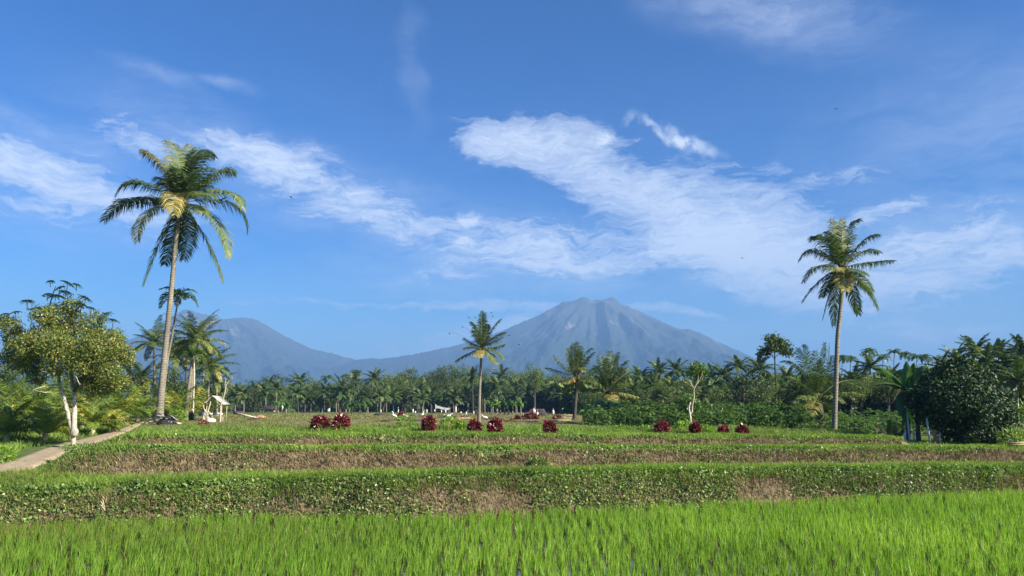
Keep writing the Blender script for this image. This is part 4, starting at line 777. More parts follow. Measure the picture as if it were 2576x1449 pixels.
# palm group to the right of the tallest palm
Y = 42.0
def custom_palm(kind, label, pts, Y, R, r0, mat, name=None, seed=1, tilt=0, mesh=None, flare=1.3, rz=None, sz=1.0, group=None):
    b = at(*pts[0], Y); b[2] = g1(b[0], Y) - .05; t = empty(name or ('coconut_palm' if kind == 'c' else 'areca_palm'), b, label, 'palm tree', group)
    P = [b] + [at(u, v, Y) for u, v in pts[1:]]; trunk_obj(t, P, r0, r0 * .65, mat, b, flare)
    me = mesh or (coco_mesh(seed + 100, R, 20, 34, wd=.05, ll=.22, yellow=.2) if kind == 'c' else areca_mesh(seed, R)); o = bpy.data.objects.new('crown', me); C.objects.link(o); o.parent = t; o.location = P[-1] - b
    o.rotation_euler = (0, tilt, rz if rz is not None else seed * 1.3); o.scale = (1, 1, sz); return t
custom_palm('a', 'areca palm with drooping bunched leaves behind the tallest trunk', [(407, 1058), (418, 930), (432, 850), (440, 800), (449, 752)], 42, 1.45, .07, 'trunk', seed=3)
g = Geo()
custom_palm('c', 'coconut palm with orange dead frond left of the tallest trunk', [(388, 1052), (389, 960), (388, 915), (387, 866)], 52, 2.2, .10, 'trunk', seed=4)
custom_palm('c', 'coconut palm on the leftmost of two close leaning trunks', [(466, 1060), (473, 990), (482, 920), (490, 852)], 48, 2.35, .13, 'trunk', seed=5)
custom_palm('c', 'shaded coconut palm on the right one of two close leaning trunks', [(473, 1060), (480, 990), (487, 920), (497, 862)], 49, 2.1, .13, 'trunk', seed=6)
custom_palm('a', 'dark green areca palm on a very thin pale pole-like trunk', [(486, 1055), (487, 1000), (489, 940), (487, 895)], 47, 1.15, .055, 'pale', seed=7)
custom_palm('c', 'coconut palm leaning over the shelter with long yellow frond', [(520, 1056), (523, 1000), (524, 955), (526, 925)], 52, 2.2, .11, 'trunk', seed=8)
custom_palm('c', 'short palm crown seen behind the pair of close trunks', [(505, 1052), (509, 980), (513, 930), (514, 905)], 62, 2.0, .10, 'trunk', seed=9)
custom_palm('c', 'rounded palm crown filling the gap right of the tallest trunk', [(440, 1050), (440, 980), (441, 930), (442, 902)], 58, 2.2, .10, 'trunkd', seed=21)
custom_palm('c', 'palm crown just behind the left one of the close pair', [(462, 1050), (466, 980), (468, 930), (470, 888)], 60, 2.3, .10, 'trunkd', seed=22)
custom_palm('c', 'low palm crown behind the shelter roof', [(546, 1050), (546, 1010), (545, 985), (544, 962)], 60, 2.0, .10, 'trunk', seed=23)
custom_palm('c', 'low palm crown between tallest trunk and roadside tree', [(362, 1050), (362, 1010), (360, 985), (358, 955)], 56, 2.1, .10, 'trunkd', seed=24)
custom_palm('c', 'pale slim palm far left behind the roadside tree', [(62, 1040), (60, 980), (58, 940), (57, 915)], 46, 1.3, .05, 'pale', seed=10)
custom_palm('a', 'small areca palm seen between roadside tree and tallest palm', [(323, 1040), (325, 990), (326, 950), (326, 925)], 50, 1.0, .05, 'trunk', seed=11)
# thin stripped ribs with tufts around the leaning palm
t = None
# dark leafy background trees on the left
for k, (u, v, w, h, Yy, lb) in enumerate([(430, 925, 90, 130, 56, 'dark leafy tree between the tallest trunk and the close pair'), (545, 972, 56, 70, 62, 'bright green leafy tree behind the shelter'), (462, 945, 70, 100, 52, 'shaded leafy tree low behind the close pair of trunks'),
                                          (350, 945, 80, 100, 55, 'leafy tree just left of the tallest trunk'), (20, 925, 110, 100, 60, 'leafy tree at the far left edge behind young palms'), (270, 930, 120, 100, 62, 'wide leafy tree right behind the roadside tree'),
                                          (150, 935, 120, 100, 62, 'wide leafy tree straight behind the forked stems'), (-60, 930, 120, 100, 50, 'leafy tree beyond the left edge'), (420, 985, 60, 70, 50, 'low leafy bush-like tree just right of the tallest trunk'), (482, 990, 50, 66, 54, 'low leafy tree directly behind the close pair of trunks'), (508, 955, 60, 90, 66, 'leafy tree between the close pair and the shelter')]):
    far_tree(u, v, Yy, w, h, lb, 'leafy trees behind the left palms', vb=1050)
# young palms without trunk left of the path
def young_palm(label, u, v, Y, L_, nf, seed, yel=.2, spread=.6, old=0, name='young_coconut_palm'):
    b = at(u, v, Y); b[2] = g1(b[0], Y); t = empty(name, b, label, 'palm tree', 'young palms left of the path'); r_ = random.Random(seed); R = L_ * mpp(Y)
    g = Geo(); tube(g, [(0, 0, -.05), (0, 0, .15), (.02, 0, .4)], [.10, .10, .06], 8); g.obj('stump', M['pale'] if seed % 2 else M['bamboo'], t, smooth=True)
    for k in range(nf):
        a = k * 2.4 + r_.uniform(-.3, .3); e = 1.35 - spread * (k / nf) * 1.5; D = np.array([math.cos(a) * math.cos(e), math.sin(a) * math.cos(e), math.sin(e)]); e2 = e - .9 - .5 * k / nf
        D2 = np.array([math.cos(a) * math.cos(e2), math.sin(a) * math.cos(e2), math.sin(e2)]); Lq = R * r_.uniform(.8, 1.1); p0 = np.array([0, 0, .3]); g = Geo(); gr = Geo()
        frond(g, gr, [p0, p0 + D * Lq * .62, p0 + D * Lq * .62 + D2 * Lq * .55], R * .27, 40, .5, .05, .40 + (.4 if r_.random() < yel else 0), .14, rr=.022)
        fo = g.obj('frond', M['palmy'], t); gr.obj('leaf_stalk', M['rachis'], fo)
for a in [('young palm with orange stump nearest the left edge', 14, 1118, 27.5, 100, 11, 1), ('young palm with bright stump left of the leaning tree', 112, 1112, 27.8, 112, 13, 2), ('young palm crowding the far left edge with huge arching leaves', -60, 1100, 29, 190, 14, 3),
          ('tall-leaved young palm behind the orange-stump one', 55, 1085, 33, 130, 13, 4), ('dense young palm behind the bright-stump one', 150, 1082, 34, 125, 13, 5), ('young palm whose leaves show between the forked stems', 205, 1080, 34, 115, 12, 6),
          ('young palm with pale base right of the leaning tree', 232, 1090, 31.5, 92, 12, 7), ('small yellow-leaved young palm beside the path bend', 284, 1090, 32.5, 52, 9, 8, .8), ('young palm overhanging the far bend of the path', 300, 1074, 37, 118, 13, 9),
          ('young palm left of the base of the tallest palm', 345, 1062, 42, 105, 12, 10), ('young palm deep in the grove at the left', 0, 1075, 38, 130, 12, 11), ('young palm in the middle of the left grove', 100, 1070, 40, 125, 12, 12), ('young palm at the back of the left grove', 250, 1066, 42, 115, 12, 13),
          ('young palm growing low behind the tallest trunk', 440, 1056, 46, 90, 11, 14, .4), ('young palm with upright leaves beside the shelter', 512, 1056, 50, 90, 10, 15, .2, .35)]:
    young_palm(*a)

# central-right special trees
Y = 33.0; b = at(1738, 1078, Y); b[2] = g1(b[0], Y) - .03; q = lambda u, v, dy=0: at(u, v, Y + dy)
t = empty('forked_tree', b, 'slim white-trunked tree that forks low and twice, standing behind crimson shrubs', 'tree')
limbs(t, [([b, q(1737, 1055), q(1735, 1040), q(1733, 1025), q(1737, 1012)], .055, .035), ([q(1736, 1042), q(1741, 1035), q(1742, 1020), q(1746, 1000), q(1746, 980), q(1755, 960), q(1757, 940)], .035, .012), ([q(1755, 965), q(1765, 945), q(1768, 935)], .015, .008), ([q(1746, 975), q(1738, 965), q(1736, 950)], .014, .007)], 'pale', b)
for (lu, n_, mt, s_) in [([(1755, 925, 16, 0), (1768, 932, 12, .2), (1743, 930, 11, -.2), (1760, 945, 10, .2)], 1900, 'cassava', .09), ([(1734, 942, 7, 0)], 160, 'lime', .09), ([(1728, 1010, 22, .6), (1750, 1022, 14, .5), (1720, 1025, 14, .5)], 1500, 'cassava', .10)]:
    o = bpy.data.objects.new('crown', crown_mesh(int(lu[0][0]), [lump_at(*l[:3], Y, b, l[3]) for l in lu], n_, s_, mt)); C.objects.link(o); o.parent = t
Y = 75.0; b = at(1953, 1040, Y); b[2] = g1(b[0], Y); q = lambda u, v, dy=0: at(u, v, Y + dy)
t = empty('umbrella_tree', b, 'tall thin tree with an open umbrella crown above the tree line', 'tree')
limbs(t, [([b, q(1953, 980), q(1950, 930), q(1949, 900), q(1947, 875)], .10, .05), ([q(1949, 905), q(1938, 890), q(1925, 888)], .04, .015), ([q(1949, 900), q(1962, 888), q(1975, 884)], .04, .015), ([q(1947, 875), q(1942, 862), q(1938, 855)], .03, .012), ([q(1948, 885), q(1960, 872), q(1968, 868)], .03, .012)], 'trunkd', b)
o = bpy.data.objects.new('crown', crown_mesh(5, [lump_at(u, v, r, Y, b, dy) for (u, v, r, dy) in [(1940, 855, 12, 0), (1950, 862, 14, .4), (1962, 865, 12, 0), (1970, 868, 10, .4), (1922, 886, 11, 0), (1932, 880, 9, .5), (1976, 882, 11, 0), (1985, 886, 7, 0), (1965, 878, 9, -.5), (1943, 872, 9, -.5)]], 2400, .28, 'broad', flat=.6)); C.objects.link(o); o.parent = t
far_tree(1869, 934, 72, 92, 76, 'very dark round tree rising from the palms at right', vb=1040); C.objects[-1].data.materials
t = [o for o in C.objects if o.get('label', '').startswith('very dark round')][0]
for ch in t.children:
    if ch.name.startswith('crown'): ch.data = crown_mesh(33, lumpset(5, 9, 1.0, 1.1), 1800, .085, 'darkleaf')
# big dark bush at right
Y = 30.5; b = at(2425, 1118, Y); b[2] = g1(b[0], Y) - .05; t = empty('dark_bush_tree', b, 'huge dark glossy-leaved bush filling the lower right', 'tree')
limbs(t, [([b, b + np.array([.1, .1, .6]), b + np.array([0, 0, 1.6])], .12, .06), ([b + np.array([0, 0, .4]), b + np.array([-.8, 0, 1.4])], .07, .03), ([b + np.array([0, 0, .4]), b + np.array([.9, 0, 1.5])], .07, .03)], 'trunkd', b)
o = bpy.data.objects.new('crown', crown_mesh(44, [lump_at(u, v, r, Y, b, dy) for (u, v, r, dy) in [(2420, 1010, 75, 0), (2360, 1010, 50, 0), (2480, 1010, 52, 0), (2345, 960, 34, .2), (2400, 945, 42, 0), (2450, 955, 42, .3), (2500, 1040, 44, 0), (2440, 1065, 55, -.2), (2510, 1075, 38, 0), (2390, 1075, 45, .6), (2320, 1020, 34, 0), (2480, 960, 30, .4),
    (2300, 1000, 24, .2), (2400, 1000, 60, -.8), (2460, 1020, 50, -.9), (2530, 1100, 22, 0), (2380, 918, 18, .3), (2432, 908, 16, -.2), (2532, 1000, 20, .2), (2545, 1055, 18, 0), (2490, 1100, 26, -.3), (2430, 1100, 26, -.5), (2330, 1050, 26, .2)]], 26000, .13, 'darkleaf')); C.objects.link(o); o.parent = t
clump('leafy_bush', 'weed', 'light green bush at the right edge beside the dark bush', 'bush', 2550, 1115, 29.5, 70, 42, 900, .13, mean=.7)
clump('leafy_bush', 'weed', 'mid green bush under the right palms behind the dark bush', 'bush', 2575, 1110, 33, 110, 90, 1800, .15, mean=.5)

# cassava field on the right
g = Geo(); gs = Geo(); n = 0
for Yp in np.arange(33.2, 60, 1.0):
    for Xp in np.arange(4.6, 42, .95):
        X = Xp + rng.normal(0, .32); Yq = Yp + rng.normal(0, .3); k0 = Yq - float(line(8, X)); u = CU + X / (Yq * cp) * FX
        if k0 < .1 or u < 1475 + (Yq - 33) * 1.5 or u > 2420: continue
        if u > 2030 and Yq > 48: continue
        h = rng.uniform(.85, 1.3) * (.6 + .85 * float(fbm(np.array([X * .45]), np.array([Yq * .45]), 88)[0])) * np.interp(u, [1480, 1560, 2000, 2300], [.75, 1.0, 1.0, .8]); z0 = g1(X, Yq); c = np.array([X, Yq, z0]); m = 60 if Yq < 40 else 34
        D = rdir(m); P = c + np.array([0, 0, h * .55]) + D * np.array([.5, .5, h * .5])
        Dn = unit(D * [1, 1, .2] + rng.normal(0, .3, (m, 3)) - np.array([0, 0, .35])); dk = 5
        for f in range(dk):
            a = (f - 2) * .55; ca, sa = math.cos(a), math.sin(a); Dr = np.stack([Dn[:, 0] * ca - Dn[:, 1] * sa, Dn[:, 0] * sa + Dn[:, 1] * ca, Dn[:, 2]], 1)
            leaves(g, P, Dr, np.array([[0, 0, 1.0]]).repeat(m, 0) + rng.normal(0, .3, (m, 3)), .20, .06, np.clip(rng.normal(.45, .2, m) + rng.normal(0, .12), 0, 1))
        tube(gs, [c - [0, 0, .05], c + [rng.normal(0, .05), rng.normal(0, .05), h * .7]], [.022, .014], 5, cap=False)
g.n0 = g.n; g.V += gs.V; g.A += gs.A; g.F += [f + g.n for f in gs.F]; g.n += gs.n
tag(g.obj('cassava_crop', M['cassava']), 'dense head-high cassava crop in the field on the right', 'crop', kind='stuff')

# banana plants
def paddle(g, p, w, a=.5, tear=.1):
    K = 16; c = bez(p, K); T = unit(np.gradient(c, axis=0)); az_ = c[-1] - c[0]; S = unit(np.cross(az_ + np.array([.01, .02, 0]), [0, 0, 1.0])); tt = np.linspace(0, 1, K); pr = np.interp(tt, [0, .08, .2, .6, .9, 1], [.03, .35, .9, 1, .6, .05]) * w / 2
    for sg in (-1, 1):
        jag = 1 + rng.normal(0, tear, K); e = c + S * (sg * pr * jag)[:, None] * .92 + np.array([0, 0, -1]) * (pr * .35)[:, None] + np.cross(S, T) * 0; m = c + S * (sg * pr * .5)[:, None] + np.array([0, 0, 1]) * (pr * .12)[:, None]
        V = np.concatenate([c, m, e]); i = np.arange(K - 1)[:, None]; g.add(V, [np.concatenate([i, i + 1, i + 1 + K, i + K], 1), np.concatenate([i + K, i + 1 + K, i + 1 + 2 * K, i + 2 * K], 1)], a)
def banana(label, base, Y, top, leavesl, w, r=.1, group='banana plants', stem='drybanana'):
    b = at(*base, Y); b[2] = g1(b[0], Y) - .03; t = empty('banana_plant', b, label, 'banana plant', group); c = at(*top, Y)
    g = Geo(); tube(g, bez([b - b, (b * .5 + c * .5) - b, c - b], 8), np.linspace(r, r * .55, 8), 9); g.obj('stem', M[stem], t, smooth=True)
    for (u, v, mu, mv, dp, a) in leavesl:
        tip = at(u, v, Y + dp) - b; mid = at(mu, mv, Y + dp * .4) - b; p0 = c - b; g = Geo(); paddle(g, [p0, 2 * mid - .5 * p0 - .5 * tip, tip], w, a); g.obj('leaf', M['banana'], t, smooth=True)
    return t
banana('tall banana plant with long arching leaves beside the big dark bush', (2283, 1100), 31.5, (2283, 985), [(2192, 925, 2230, 935, -.3, .2), (2281, 908, 2280, 945, .3, .45), (2300, 912, 2290, 940, -.5, .4), (2335, 925, 2312, 930, .2, .3), (2338, 985, 2325, 938, -.4, .75), (2190, 968, 2235, 963, -.5, .15), (2235, 1000, 2255, 970, .6, .4), (2270, 1050, 2265, 1000, -.6, .1)], .42, .11, stem='trunkd')
banana('banana plant with one glowing yellow-green hanging leaf', (2288, 1102), 30.8, (2281, 1025), [(2294, 1062, 2287, 1035, -.3, .97), (2272, 1075, 2276, 1035, .3, .2), (2300, 1010, 2292, 1010, .2, .3)], .22, .05, stem='greypole')
banana('low banana sapling with yellow-green leaves left of the tall banana plant', (2238, 1102), 32, (2238, 1082), [(2205, 1070, 2222, 1068, 0, .85), (2262, 1072, 2250, 1068, .2, .8), (2236, 1055, 2237, 1065, -.2, .6)], .2, .06)
banana('banana stem in shadow right of the tall banana plant', (2310, 1100), 31, (2305, 1010), [(2330, 960, 2318, 975, .2, .3), (2290, 960, 2296, 975, .3, .4), (2345, 1010, 2330, 995, -.3, .2)], .36, .1, stem='trunkd')
for k, (u, Yy, hgt, sd_) in enumerate([(1500, 44, 58, 1), (1518, 43, 66, 2), (1538, 42, 60, 3), (1556, 43, 52, 4), (1478, 47, 44, 5)]):
    r_ = random.Random(sd_); top = (u + r_.uniform(-4, 4), 1072 - hgt * .55); ll = []
    for i in range(7):
        a = i * 2.4 + sd_; rr = hgt * .75; tu = top[0] + math.cos(a) * rr * .8; tv = top[1] - hgt * .45 * (1 - i / 8) + i * 5; ll.append((tu, tv, top[0] + math.cos(a) * rr * .45, top[1] - hgt * .38, math.sin(a) * 1.0, r_.choice([.3, .5, .7, .85])))
    banana(f'{ORD[k if k < 4 else 4]} banana plant from the left in the clump below the broad palm' if k < 4 else 'small banana plant left of the clump below the broad palm', (u, 1072), Yy, top, ll, .34, .09)
for k, u in enumerate(list(np.linspace(1228, 1310, 9)) + [885, 905, 925, 870, 2360, 700, 720]):
    r_ = random.Random(k + 50); Yy = 105 if u < 2000 else 36; hgt = 36 if u > 1000 else 32; top = (u, 1040 - hgt * .5); ll = []
    if u > 2000: continue
    for i in range(6):
        a = i * 2.4 + k; rr = hgt * .7; ll.append((u + math.cos(a) * rr * .62, top[1] - hgt * .5 * (1 - i / 4) + 2, u + math.cos(a) * rr * .38, top[1] - hgt * (.42 - i * .05), math.sin(a) * 2, r_.choice([.3, .6, .8])))
    lab = (f'{ORD[k]} banana plant from the left in the row right of the central palm' if k < 9 else {9: 'second', 10: 'third', 11: 'rightmost', 12: 'leftmost', 14: 'left', 15: 'right'}[k] + (' small banana plant below the palms right of the dark-roofed hut' if u > 800 else ' one of two banana plants by the dark-roofed hut'))
    banana(lab, (u, 1042), Yy, top, ll, .42, .12, 'banana plants at the far field edge', 'trunk')

# ------------------------------------------------------------------ shelter and things near the left palms
def base_at(u, v, Y, dz=0.0):
    b = at(u, v, Y); b[2] = g1(b[0], Y) + dz; return b
def post(t, g_mat, pts, r, name='post', seg=7):
    g = Geo(); tube(g, pts, r, seg); return g.obj(name, M[g_mat], t, smooth=True)
Y = 46.0; k = mpp(Y); b = base_at(541, 1052, Y); t = empty('field_shelter', b, 'small open field shelter with pale sheet roof below the leaning palm', 'shelter')
H = (at(541, 996, Y)[2] - b[2]); he = (at(541, 1015, Y)[2] - b[2])
for (x, y, h) in ((-.42, -.35, he), (.50, -.35, he), (-.42, .45, he + .05), (.50, .45, he + .05)): post(t, 'bamboo', [(x, y, -.05), (x + .01, y, h)], [.03, .025])
g = Geo()
for sgn, x0, x1 in ((-1, -.50, -.02), (1, -.02, .66)):
    zz0 = he - .02 if sgn < 0 else H; zz1 = H if sgn < 0 else he - .06
    for q0 in range(6):
        f0, f1 = q0 / 6, (q0 + 1) / 6; xa, xb = x0 + (x1 - x0) * f0, x0 + (x1 - x0) * f1; za, zb = zz0 + (zz1 - zz0) * f0, zz0 + (zz1 - zz0) * f1
        V = [(xa, -.6, za), (xb, -.6, zb), (xb, .6, zb), (xa, .6, za), (xa, -.6, za + .02), (xb, -.6, zb + .02), (xb, .6, zb + .02), (xa, .6, za + .02)]
        g.add(V, np.array([[3, 2, 1, 0], [4, 5, 6, 7], [0, 1, 5, 4], [2, 3, 7, 6], [1, 2, 6, 5], [3, 0, 4, 7]]))
g.obj('roof', M['tarp'], t)
g = Geo(); tube(g, [(-.02, -.62, H - .03), (-.02, .62, H - .03)], .02, 6); tube(g, [(-.46, -.4, he - .06), (.54, -.4, he - .06)], .018, 6); tube(g, [(-.46, .45, he - .02), (.54, .45, he - .02)], .018, 6); g.obj('beam', M['bamboo'], t)
post(t, 'orange', [(.22, .1, -.05), (.24, .1, he * .8)], [.035, .03])
b = base_at(543, 1056, 44.5); t = empty('work_table', b, 'low rough wooden table carrying sacks in front of the shelter', 'table')
for (x, y) in ((-.36, -.15), (.36, -.15), (-.36, .15), (.36, .15)): post(t, 'pale', [(x, y, -.05), (x * .95, y, .40)], .022, 'leg')
g = Geo()
for i in range(6): box(g, (0, -.2 + i * .08, .415), (.9, .07, .025))
g.obj('table_top', M['bamboo'], t); tb = b
g = Geo(); blob(g, (0, 0, .06), (.20, .13, .07), .35, 3, 12); tag(g.obj('sack', M['white'], origin=tb + [.2, 0, .43], smooth=True), 'white sack lying on the right of the rough table', 'sack')
g = Geo(); blob(g, (0, 0, .06), (.13, .12, .085), .4, 9, 12); tag(g.obj('cloth_bundle', M['black'], origin=tb + [-.08, 0, .43], smooth=True), 'black cloth bundle in the middle of the rough table', 'bundle')
g = Geo(); blob(g, (0, 0, .05), (.12, .10, .065), .4, 19, 12); tag(g.obj('sack', M['white'], origin=tb + [-.30, 0, .43], smooth=True), 'small white sack at the left end of the rough table', 'sack')
g = Geo(); blob(g, (0, 0, .10), (.26, .20, .16), .25, 6, 12); tag(g.obj('sack', M['white'], origin=base_at(530, 1060, 43.5), smooth=True), 'plump white sack on the ground below the rough table', 'sack')
g = Geo(); blob(g, (0, 0, .08), (.12, .10, .12), .2, 8, 10); tag(g.obj('sack', M['white'], origin=base_at(493, 1049, 46.5), smooth=True), 'small whitish sack right of the very thin pale trunk', 'sack')
g = Geo(); tube(g, [(0, 0, -.05), (.02, 0, .62)], [.13, .08], 8); blob(g, (0, 0, .34), (.15, .12, .26), .4, 2, 12); b = base_at(480, 1050, 46.5)
t = empty('cloth_bundle', b, 'dark bundle with pale top standing between the close pair and thin trunk', 'bundle'); g.obj('cover', M['black'], t, smooth=True)
g = Geo(); blob(g, (0, 0, .66), (.10, .09, .08), .3, 5, 10); g.obj('pale_top', M['white'], t, smooth=True); post(t, 'orange', [(.16, 0, 0), (.22, 0, .35), (.16, 0, .55)], [.03, .03, .02], 'handle')
b = base_at(514, 1053, 48); t = empty('draped_post', b, 'short post draped with faded blue cloth left of the shelter', 'post'); post(t, 'pale', [(0, 0, -.05), (0, 0, .75)], .03)
g = Geo(); th = np.linspace(0, 2 * math.pi, 14, endpoint=False); rg = []
for i, z in enumerate(np.linspace(.38, .76, 6)): r = .13 - .09 * (i / 5) ** 2 + .02 * np.sin(th * 5 + i); rg.append(np.stack([np.cos(th) * r, np.sin(th) * r * .7, np.full(14, z)], 1))
i = np.arange(5)[:, None] * 14; j = np.arange(14)[None]; j2 = (j + 1) % 14; g.add(np.concatenate(rg), np.stack([i + j, i + j2, i + 14 + j2, i + 14 + j], -1).reshape(-1, 4)); g.obj('cloth', M['bluecloth'], t, smooth=True)
# bare pale trees
Y = 43.5; b = base_at(554, 1064, Y, -.05); q = lambda u, v, dy=0: at(u, v, Y + dy)
t = empty('bare_tree', b, 'leafless crooked pale tree standing just right of the shelter', 'tree')
limbs(t, [([b, q(554, 1045), q(555, 1030), q(556, 1018), q(561, 1005), q(565, 990), q(568, 975)], .05, .03), ([q(568, 978), q(566, 968), q(568, 958), q(567, 950)], .026, .012), ([q(567, 974), q(573, 962), q(580, 956), q(584, 953), q(583, 945)], .026, .01), ([q(564, 994), q(571, 985), q(570, 972)], .02, .01), ([q(555, 1020), q(548, 1012), q(544, 1004)], .02, .008), ([q(555, 1018), q(561, 1000, .3), q(558, 988, .4)], .02, .01)], 'barkw', b)
b = base_at(524, 1058, 45, -.05); Y = 45; t = empty('bare_tree', b, 'two bare pale stems crossing at the left side of the shelter', 'tree')
limbs(t, [([b, q(522, 1040), q(526, 1025), q(530, 1010)], .05, .03), ([q(523, 1045), q(515, 1032), q(511, 1018)], .035, .02), ([q(524, 1035), q(533, 1045), q(531, 1058)], .03, .02)], 'pale', b)
# pile of sticks and split leaves at the foot of the tallest palm
b = base_at(420, 1070, 37.5); t = empty('stick_pile', b, 'heap of dark and bleached split leaf stalks near the tallest palm base', 'pile')
for k in range(34):
    a = rng.normal(0, .35); L_ = rng.uniform(.4, .95); c = np.array([rng.normal(0, .25), rng.normal(0, .14), .08 + rng.uniform(0, .32)]); d = np.array([math.cos(a), rng.normal(0, .3), rng.normal(-.12, .2)]) * L_ / 2
    g = Geo(); tube(g, [c - d, c + [0, 0, .02], c + d], [.02, .028, .010], 5); g.obj('stick', M['black' if k % 5 < 3 else 'white' if k % 5 == 3 else 'pale'], t)
g = Geo(); blob(g, (0, 0, .10), (.5, .25, .18), .4, 4, 12); g.obj('heap', M['black'], t)
b = base_at(352, 1078, 34); g = Geo(); blob(g, (0, 0, .04), (.22, .16, .14), .4, 7, 12); tag(g.obj('debris_heap', M['brownpile'], origin=b), 'dark heap in the grass where the path disappears', 'heap')
b = base_at(362, 1066, 35); t = empty('broad_leaf_plant', b, 'low plant with one dark teal leaf at the path bend', 'plant'); g = Geo(); paddle(g, [(0, 0, 0), (0, 0, .3), (.14, 0, .52)], .16, .2); g.obj('leaf', M['banana'], t); g = Geo(); paddle(g, [(0, 0, 0), (.1, 0, .2), (.2, 0, .2)], .14, .5); g.obj('dead_leaf', M['orange'], t)
for (u, v, Y, h, lb) in [(319, 1122, 25.5, .38, 'short pale stake at the left end of the lower brown bank'), (400, 1052, 45, .3, 'tiny pale stake beside the tallest palm'), (2339, 1108, 29.8, 1.05, 'tall grey-blue pipe post in front of the big dark bush'),
                         (2365, 1108, 30.2, .5, 'short grey-blue post right of the tall pipe post'), (2300, 1100, 30.6, .55, 'grey-blue post between banana stems'), (2278, 1100, 30.4, .62, 'leaning grey-blue post by the glowing banana leaf')]:
    b = base_at(u, v, Y, -.05); g = Geo(); tube(g, [(0, 0, 0), (-.02, 0, h * .5), (-.045 if h > 1 else .02, 0, h)], [.022 if h < .5 else .045, .02 if h < .5 else .04, .018 if h < .5 else .03], 8); tag(g.obj('stake' if h < .45 else 'post', M['pale' if h < .45 else 'greypole'], origin=b, smooth=True), lb, 'post')
b = base_at(2352, 1108, 30.4, -.05); g = Geo(); tube(g, [(0, 0, 0), (.03, 0, .62)], [.08, .055], 9); tag(g.obj('dead_banana_stem', M['orange'], origin=b, smooth=True), 'reddish dead banana stem between the two pipe posts', 'stem')
b = base_at(1480, 1072, 45, -.05); g = Geo(); tube(g, [(0, 0, 0), (.05, 0, .5), (.12, 0, 1.1)], [.13, .10, .07], 9); tag(g.obj('dead_banana_stem', M['orange'], origin=b, smooth=True), 'thick reddish banana stem left of the banana clump', 'stem')
b = base_at(2560, 1120, 28.6); t = empty('bamboo_rails', b, 'pair of pale bamboo rails lying low at the right edge', 'rails')
for z in (.10, .17): post(t, 'bamboo', [(-.35, 0, z), (.6, .05, z + .03)], .03, 'rail')
for x in (-.3, .4): post(t, 'bamboo', [(x, .06, -.1), (x, .06, .2)], .03, 'peg')
b = at(267, 1213, 19.3); b[2] = g1(b[0], 19.75) + .16; t = empty('dead_twig', b, 'bleached forked twig sticking out over the front bank at left', 'twig')
for (x, z) in ((-.10, .02), (-.02, .16), (-.08, .12)): post(t, 'pale', [(0.03, 0, -.12), (x * .5, -.03, z * .5), (x, -.05, z)], [.014, .01, .004], 'prong', 5)

# ------------------------------------------------------------------ far field things
def hut(label, u0, u1, vt, ve, vb, Y, wall='bamboo', open_=False, roofm='thatch'):
    b = base_at((u0 + u1) / 2, vb, Y); k = mpp(Y); w = (u1 - u0) * k; H = at(u0, vt, Y)[2] - b[2]; he = at(u0, ve, Y)[2] - b[2]; t = empty('hut', b, label, 'hut'); d = w * .7
    g = Geo(); V = []
    for (x, z) in ((-w * .56, he - .1),): pass
    rw = w * .44; R0 = np.array([[-w * .55, -d * .62, he], [w * .55, -d * .62, he], [w * .55, d * .62, he], [-w * .55, d * .62, he], [-rw, 0, H], [rw, 0, H]]); R1 = R0 + np.array([0, 0, -.14])
    F4 = np.array([[0, 1, 5, 4], [2, 3, 4, 5], [7, 6, 10, 11], [9, 8, 11, 10], [1, 0, 6, 7], [3, 2, 8, 9], [0, 3, 9, 6], [2, 1, 7, 8]]); F3 = np.array([[3, 0, 4], [1, 2, 5], [6, 9, 10], [8, 7, 11]])
    g.add(np.concatenate([R0, R1]), [F4, F3]); n = 260; X = rng.uniform(-w * .54, w * .54, n); s = rng.uniform(0, 1, n); P = np.stack([X * (1 - .15 * s), -d * .62 * (1 - s) - .03, he + (H - he) * s + .03], 1)
    leaves(g, P, unit(np.array([[0, -1, -.6]]) + rng.normal(0, .3, (n, 3))), np.array([[0, -.5, 1.]]).repeat(n, 0) + rng.normal(0, .3, (n, 3)), .35, .12, .5); g.obj('roof', M[roofm], t)
    for x in (-w * .46, -w * .08, w * .46): post(t, 'bamboo', [(x, -d * .5, -.1), (x, -d * .5, he)], .06)
    for x in (-w * .46, w * .46): post(t, 'bamboo', [(x, d * .5, -.1), (x, d * .5, he)], .06)
    if not open_:
        g = Geo(); box(g, (-w * .27, -d * .46, he * .42), (w * .34, .05, he * .78)); g.obj('wall', M[wall], t); g = Geo(); box(g, (0, d * .46, he * .45), (w * .86, .05, he * .85)); g.obj('back_wall', M['brownpile'], t)
        g = Geo(); box(g, (w * .27, -d * .52, he * .52), (w * .26, .04, he * .5)); g.obj('hanging_sheet', M['white'], t)
        g = Geo(); box(g, (w * .18, -d * .3, he * .18), (w * .5, d * .3, .08)); g.obj('bench', M['bamboo'], t)
    else:
        g = Geo(); box(g, (0, 0, he * .3), (w * .8, d * .8, .1)); g.obj('platform', M['white'], t)
    return t
hut('small brown thatched hut with white cloths at the right field edge', 1333, 1371, 1029, 1041, 1053, 88)
hut('small dark-roofed open hut among trees at the left field edge', 664, 694, 1020, 1029, 1041, 150, open_=True, roofm='brownpile')
hut('low brown-roofed hut half hidden left of the dark-roofed one', 590, 628, 1024, 1031, 1040, 160, open_=True, roofm='thatch')
b = base_at(1342, 1054, 84); g = Geo(); k = 0
